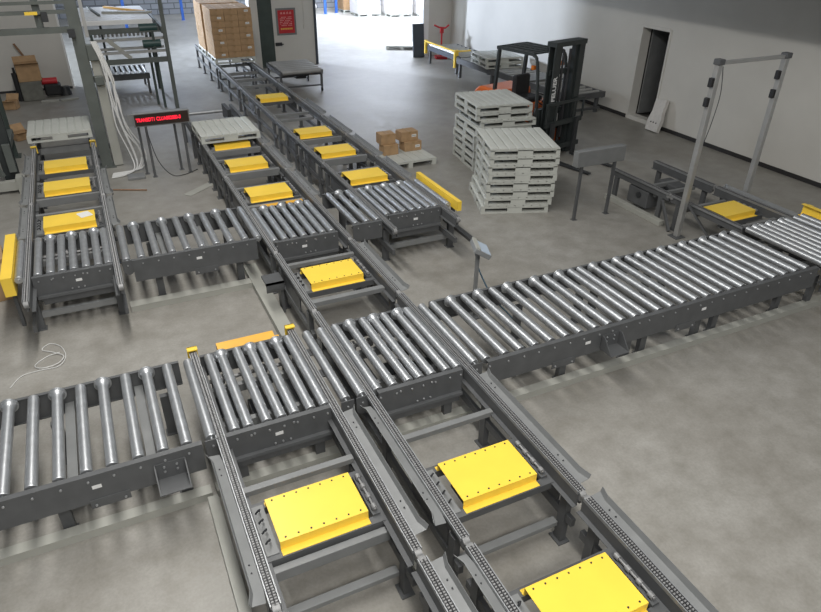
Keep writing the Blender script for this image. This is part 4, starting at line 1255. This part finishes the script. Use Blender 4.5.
# frame behind the pallet on the middle lane
tf = thing('roller_stand', 'empty roller frame at the far end of the middle chain lane', 'roller frame', (2.3, 14.6, 0))
for (y, m) in ((14.05, 'steel_lt'), (14.45, 'zinc'), (15.2, 'zinc')):
    bm = bm_new(); cyl(bm, (1.75, y, 0.62), (2.78, y, 0.62), 0.04, None, 12); part('roller', bm, M[m], tf, smooth=True)
for x in (1.72, 2.82):
    bm = bm_new(); box(bm, x - 0.03, x + 0.03, 13.85, 15.35, 0.54, 0.72); part('side_rail', bm, M['steel'], tf)
    for y in (14.0, 15.2):
        bm = bm_new(); box(bm, x - 0.03, x + 0.03, y - 0.03, y + 0.03, 0, 0.54); part('leg', bm, M['steel'], tf)
bm = bm_new(); box(bm, 2.60, 2.68, 14.6, 15.2, 0.5, 0.78); part('bearing_block', bm, M['steel_dk'], tf)

# ------------------------------------------------------------------ clutter by the left wall
def flap_box(label, x, y, w, d, h, rz):
    r = thing('carton', label, 'carton', (x, y, 0), rz, 'cartons by the left wall')
    bm = bm_new()
    for (a, b, c, e) in ((-w / 2, w / 2, -d / 2, -d / 2 + 0.01), (-w / 2, w / 2, d / 2 - 0.01, d / 2), (-w / 2, -w / 2 + 0.01, -d / 2, d / 2), (w / 2 - 0.01, w / 2, -d / 2, d / 2)):
        box(bm, a, b, c, e, 0, h)
    box(bm, -w / 2, w / 2, -d / 2, d / 2, 0, 0.01)
    part('body', bm, M['carton'], r, world=False)
    for (yy, dy, dz) in ((d / 2, 0.12, 0.13), (-d / 2, -0.14, 0.05)):
        bm = bm_new(); bar(bm, (0, yy, h), (0, yy + dy, h + dz), w, 0.01); part('flap', bm, M['carton'], r, world=False)
    return r


bm = bm_new(); box(bm, -0.26, 0.26, -0.2, 0.2, 0, 0.50); gb = solid('bin', bm, M['bin'], 'grey bin with a carton on top by the left wall', 'bin', None, (-1.42, 20.75, 0), 0.1, 0.02)
cx = flap_box('open brown carton standing on the grey bin by the left wall', -1.40, 20.78, 0.56, 0.40, 0.44, 0.1); cx.location.z = 0.502
flap_box('small open brown carton on the floor behind the lift pallet', -1.62, 16.9, 0.34, 0.26, 0.16, 0.5)
flap_box('small brown carton beside the grey bin near the left column', -1.92, 19.9, 0.30, 0.25, 0.20, -0.3)
mc = thing('cleaning_machine', 'dark machine with a red lid on the floor by the left wall', 'machine', (-0.92, 20.9, 0))
bm = bm_new(); box(bm, -1.12, -0.70, 20.72, 21.1, 0.06, 0.36); part('body', bm, M['black'], mc, bev=0.04)
bm = bm_new(); cyl(bm, (-1.15, 20.9, 0.42), (-0.76, 20.9, 0.42), 0.09, None, 16); part('red_lid', bm, M['red'], mc, smooth=True, label='red lid')
bm = bm_new(); cyl(bm, (-0.62, 21.05, 0.0), (-0.62, 21.05, 0.22), 0.16, 0.12, 14); part('canister', bm, M['steel_dk'], mc, smooth=True)
for k, (x, y, rz) in enumerate(((-1.02, 20.35, -0.15), (-0.55, 20.35, 0.25))):
    bm = bm_new(); box(bm, -0.22, 0.22, -0.06, 0.06, 0, 0.04)
    solid('plank', bm, M['duct'], ['pale plank on the floor in front of the dark machine', 'pale plank beside the canister by the left wall'][k], 'plank', None, (x, y, 0), rz, 0.004)
bm = bm_new(); bar(bm, (-1.62, 21.70, 1.30), (-0.98, 21.45, 0.03), 0.07, 0.03); solid('pole', bm, M['wood'], 'brown pole leaning against the left wall behind the cartons', 'pole')
bm = bm_new(); cyl(bm, (-1.72, 20.7, 0.0), (-1.72, 20.7, 0.72), 0.08, None, 12); cyl(bm, (-1.72, 20.7, 0.72), (-1.72, 20.7, 0.86), 0.03, None, 10)
solid('bottle', bm, M['black'], 'tall dark bottle standing left of the grey bin', 'bottle', smooth=True)

# ------------------------------------------------------------------ loose things on the floor
bm = bm_new(); bar(bm, (1.20, 11.90, 0.006), (1.72, 12.34, 0.006), 0.17, 0.008); solid('metal_strip', bm, M['duct'], 'pale flat strip lying on the floor left of the middle chain lane', 'strip')
bm = bm_new(); cyl(bm, (-0.01, 12.71, 0.015), (0.56, 12.45, 0.015), 0.014, None, 8); solid('rod', bm, M['wood'], 'thin brown rod lying on the floor in front of the red display', 'rod')
bm = bm_new()
pts = [(-1.48, 6.90, 0.008), (-1.37, 7.09, 0.008), (-1.18, 7.12, 0.008), (-1.0, 7.12, 0.010), (-0.92, 7.28, 0.012), (-0.96, 7.52, 0.010), (-1.08, 7.66, 0.008), (-1.17, 7.56, 0.008), (-1.05, 7.44, 0.014), (-0.94, 7.30, 0.022), (-1.0, 7.17, 0.020), (-1.16, 7.14, 0.02), (-1.24, 7.24, 0.010), (-1.12, 7.38, 0.008), (-0.98, 7.40, 0.02)]
tube(bm, smooth_path(pts, 8), 0.005, 6); solid('wire', bm, M['cable'], 'thin white wire coiled on the floor in front of the left transfer section', 'wire', smooth=True)
bm = bm_new(); tube(bm, smooth_path([(0.80, 13.10, 0.9), (0.90, 13.05, 0.35), (1.10, 13.0, 0.05), (1.35, 13.05, 0.010), (1.62, 13.25, 0.010)]), 0.008, 6); solid('cable', bm, M['ink'], 'thin black cable hanging from the red display to the floor', 'cable', smooth=True)
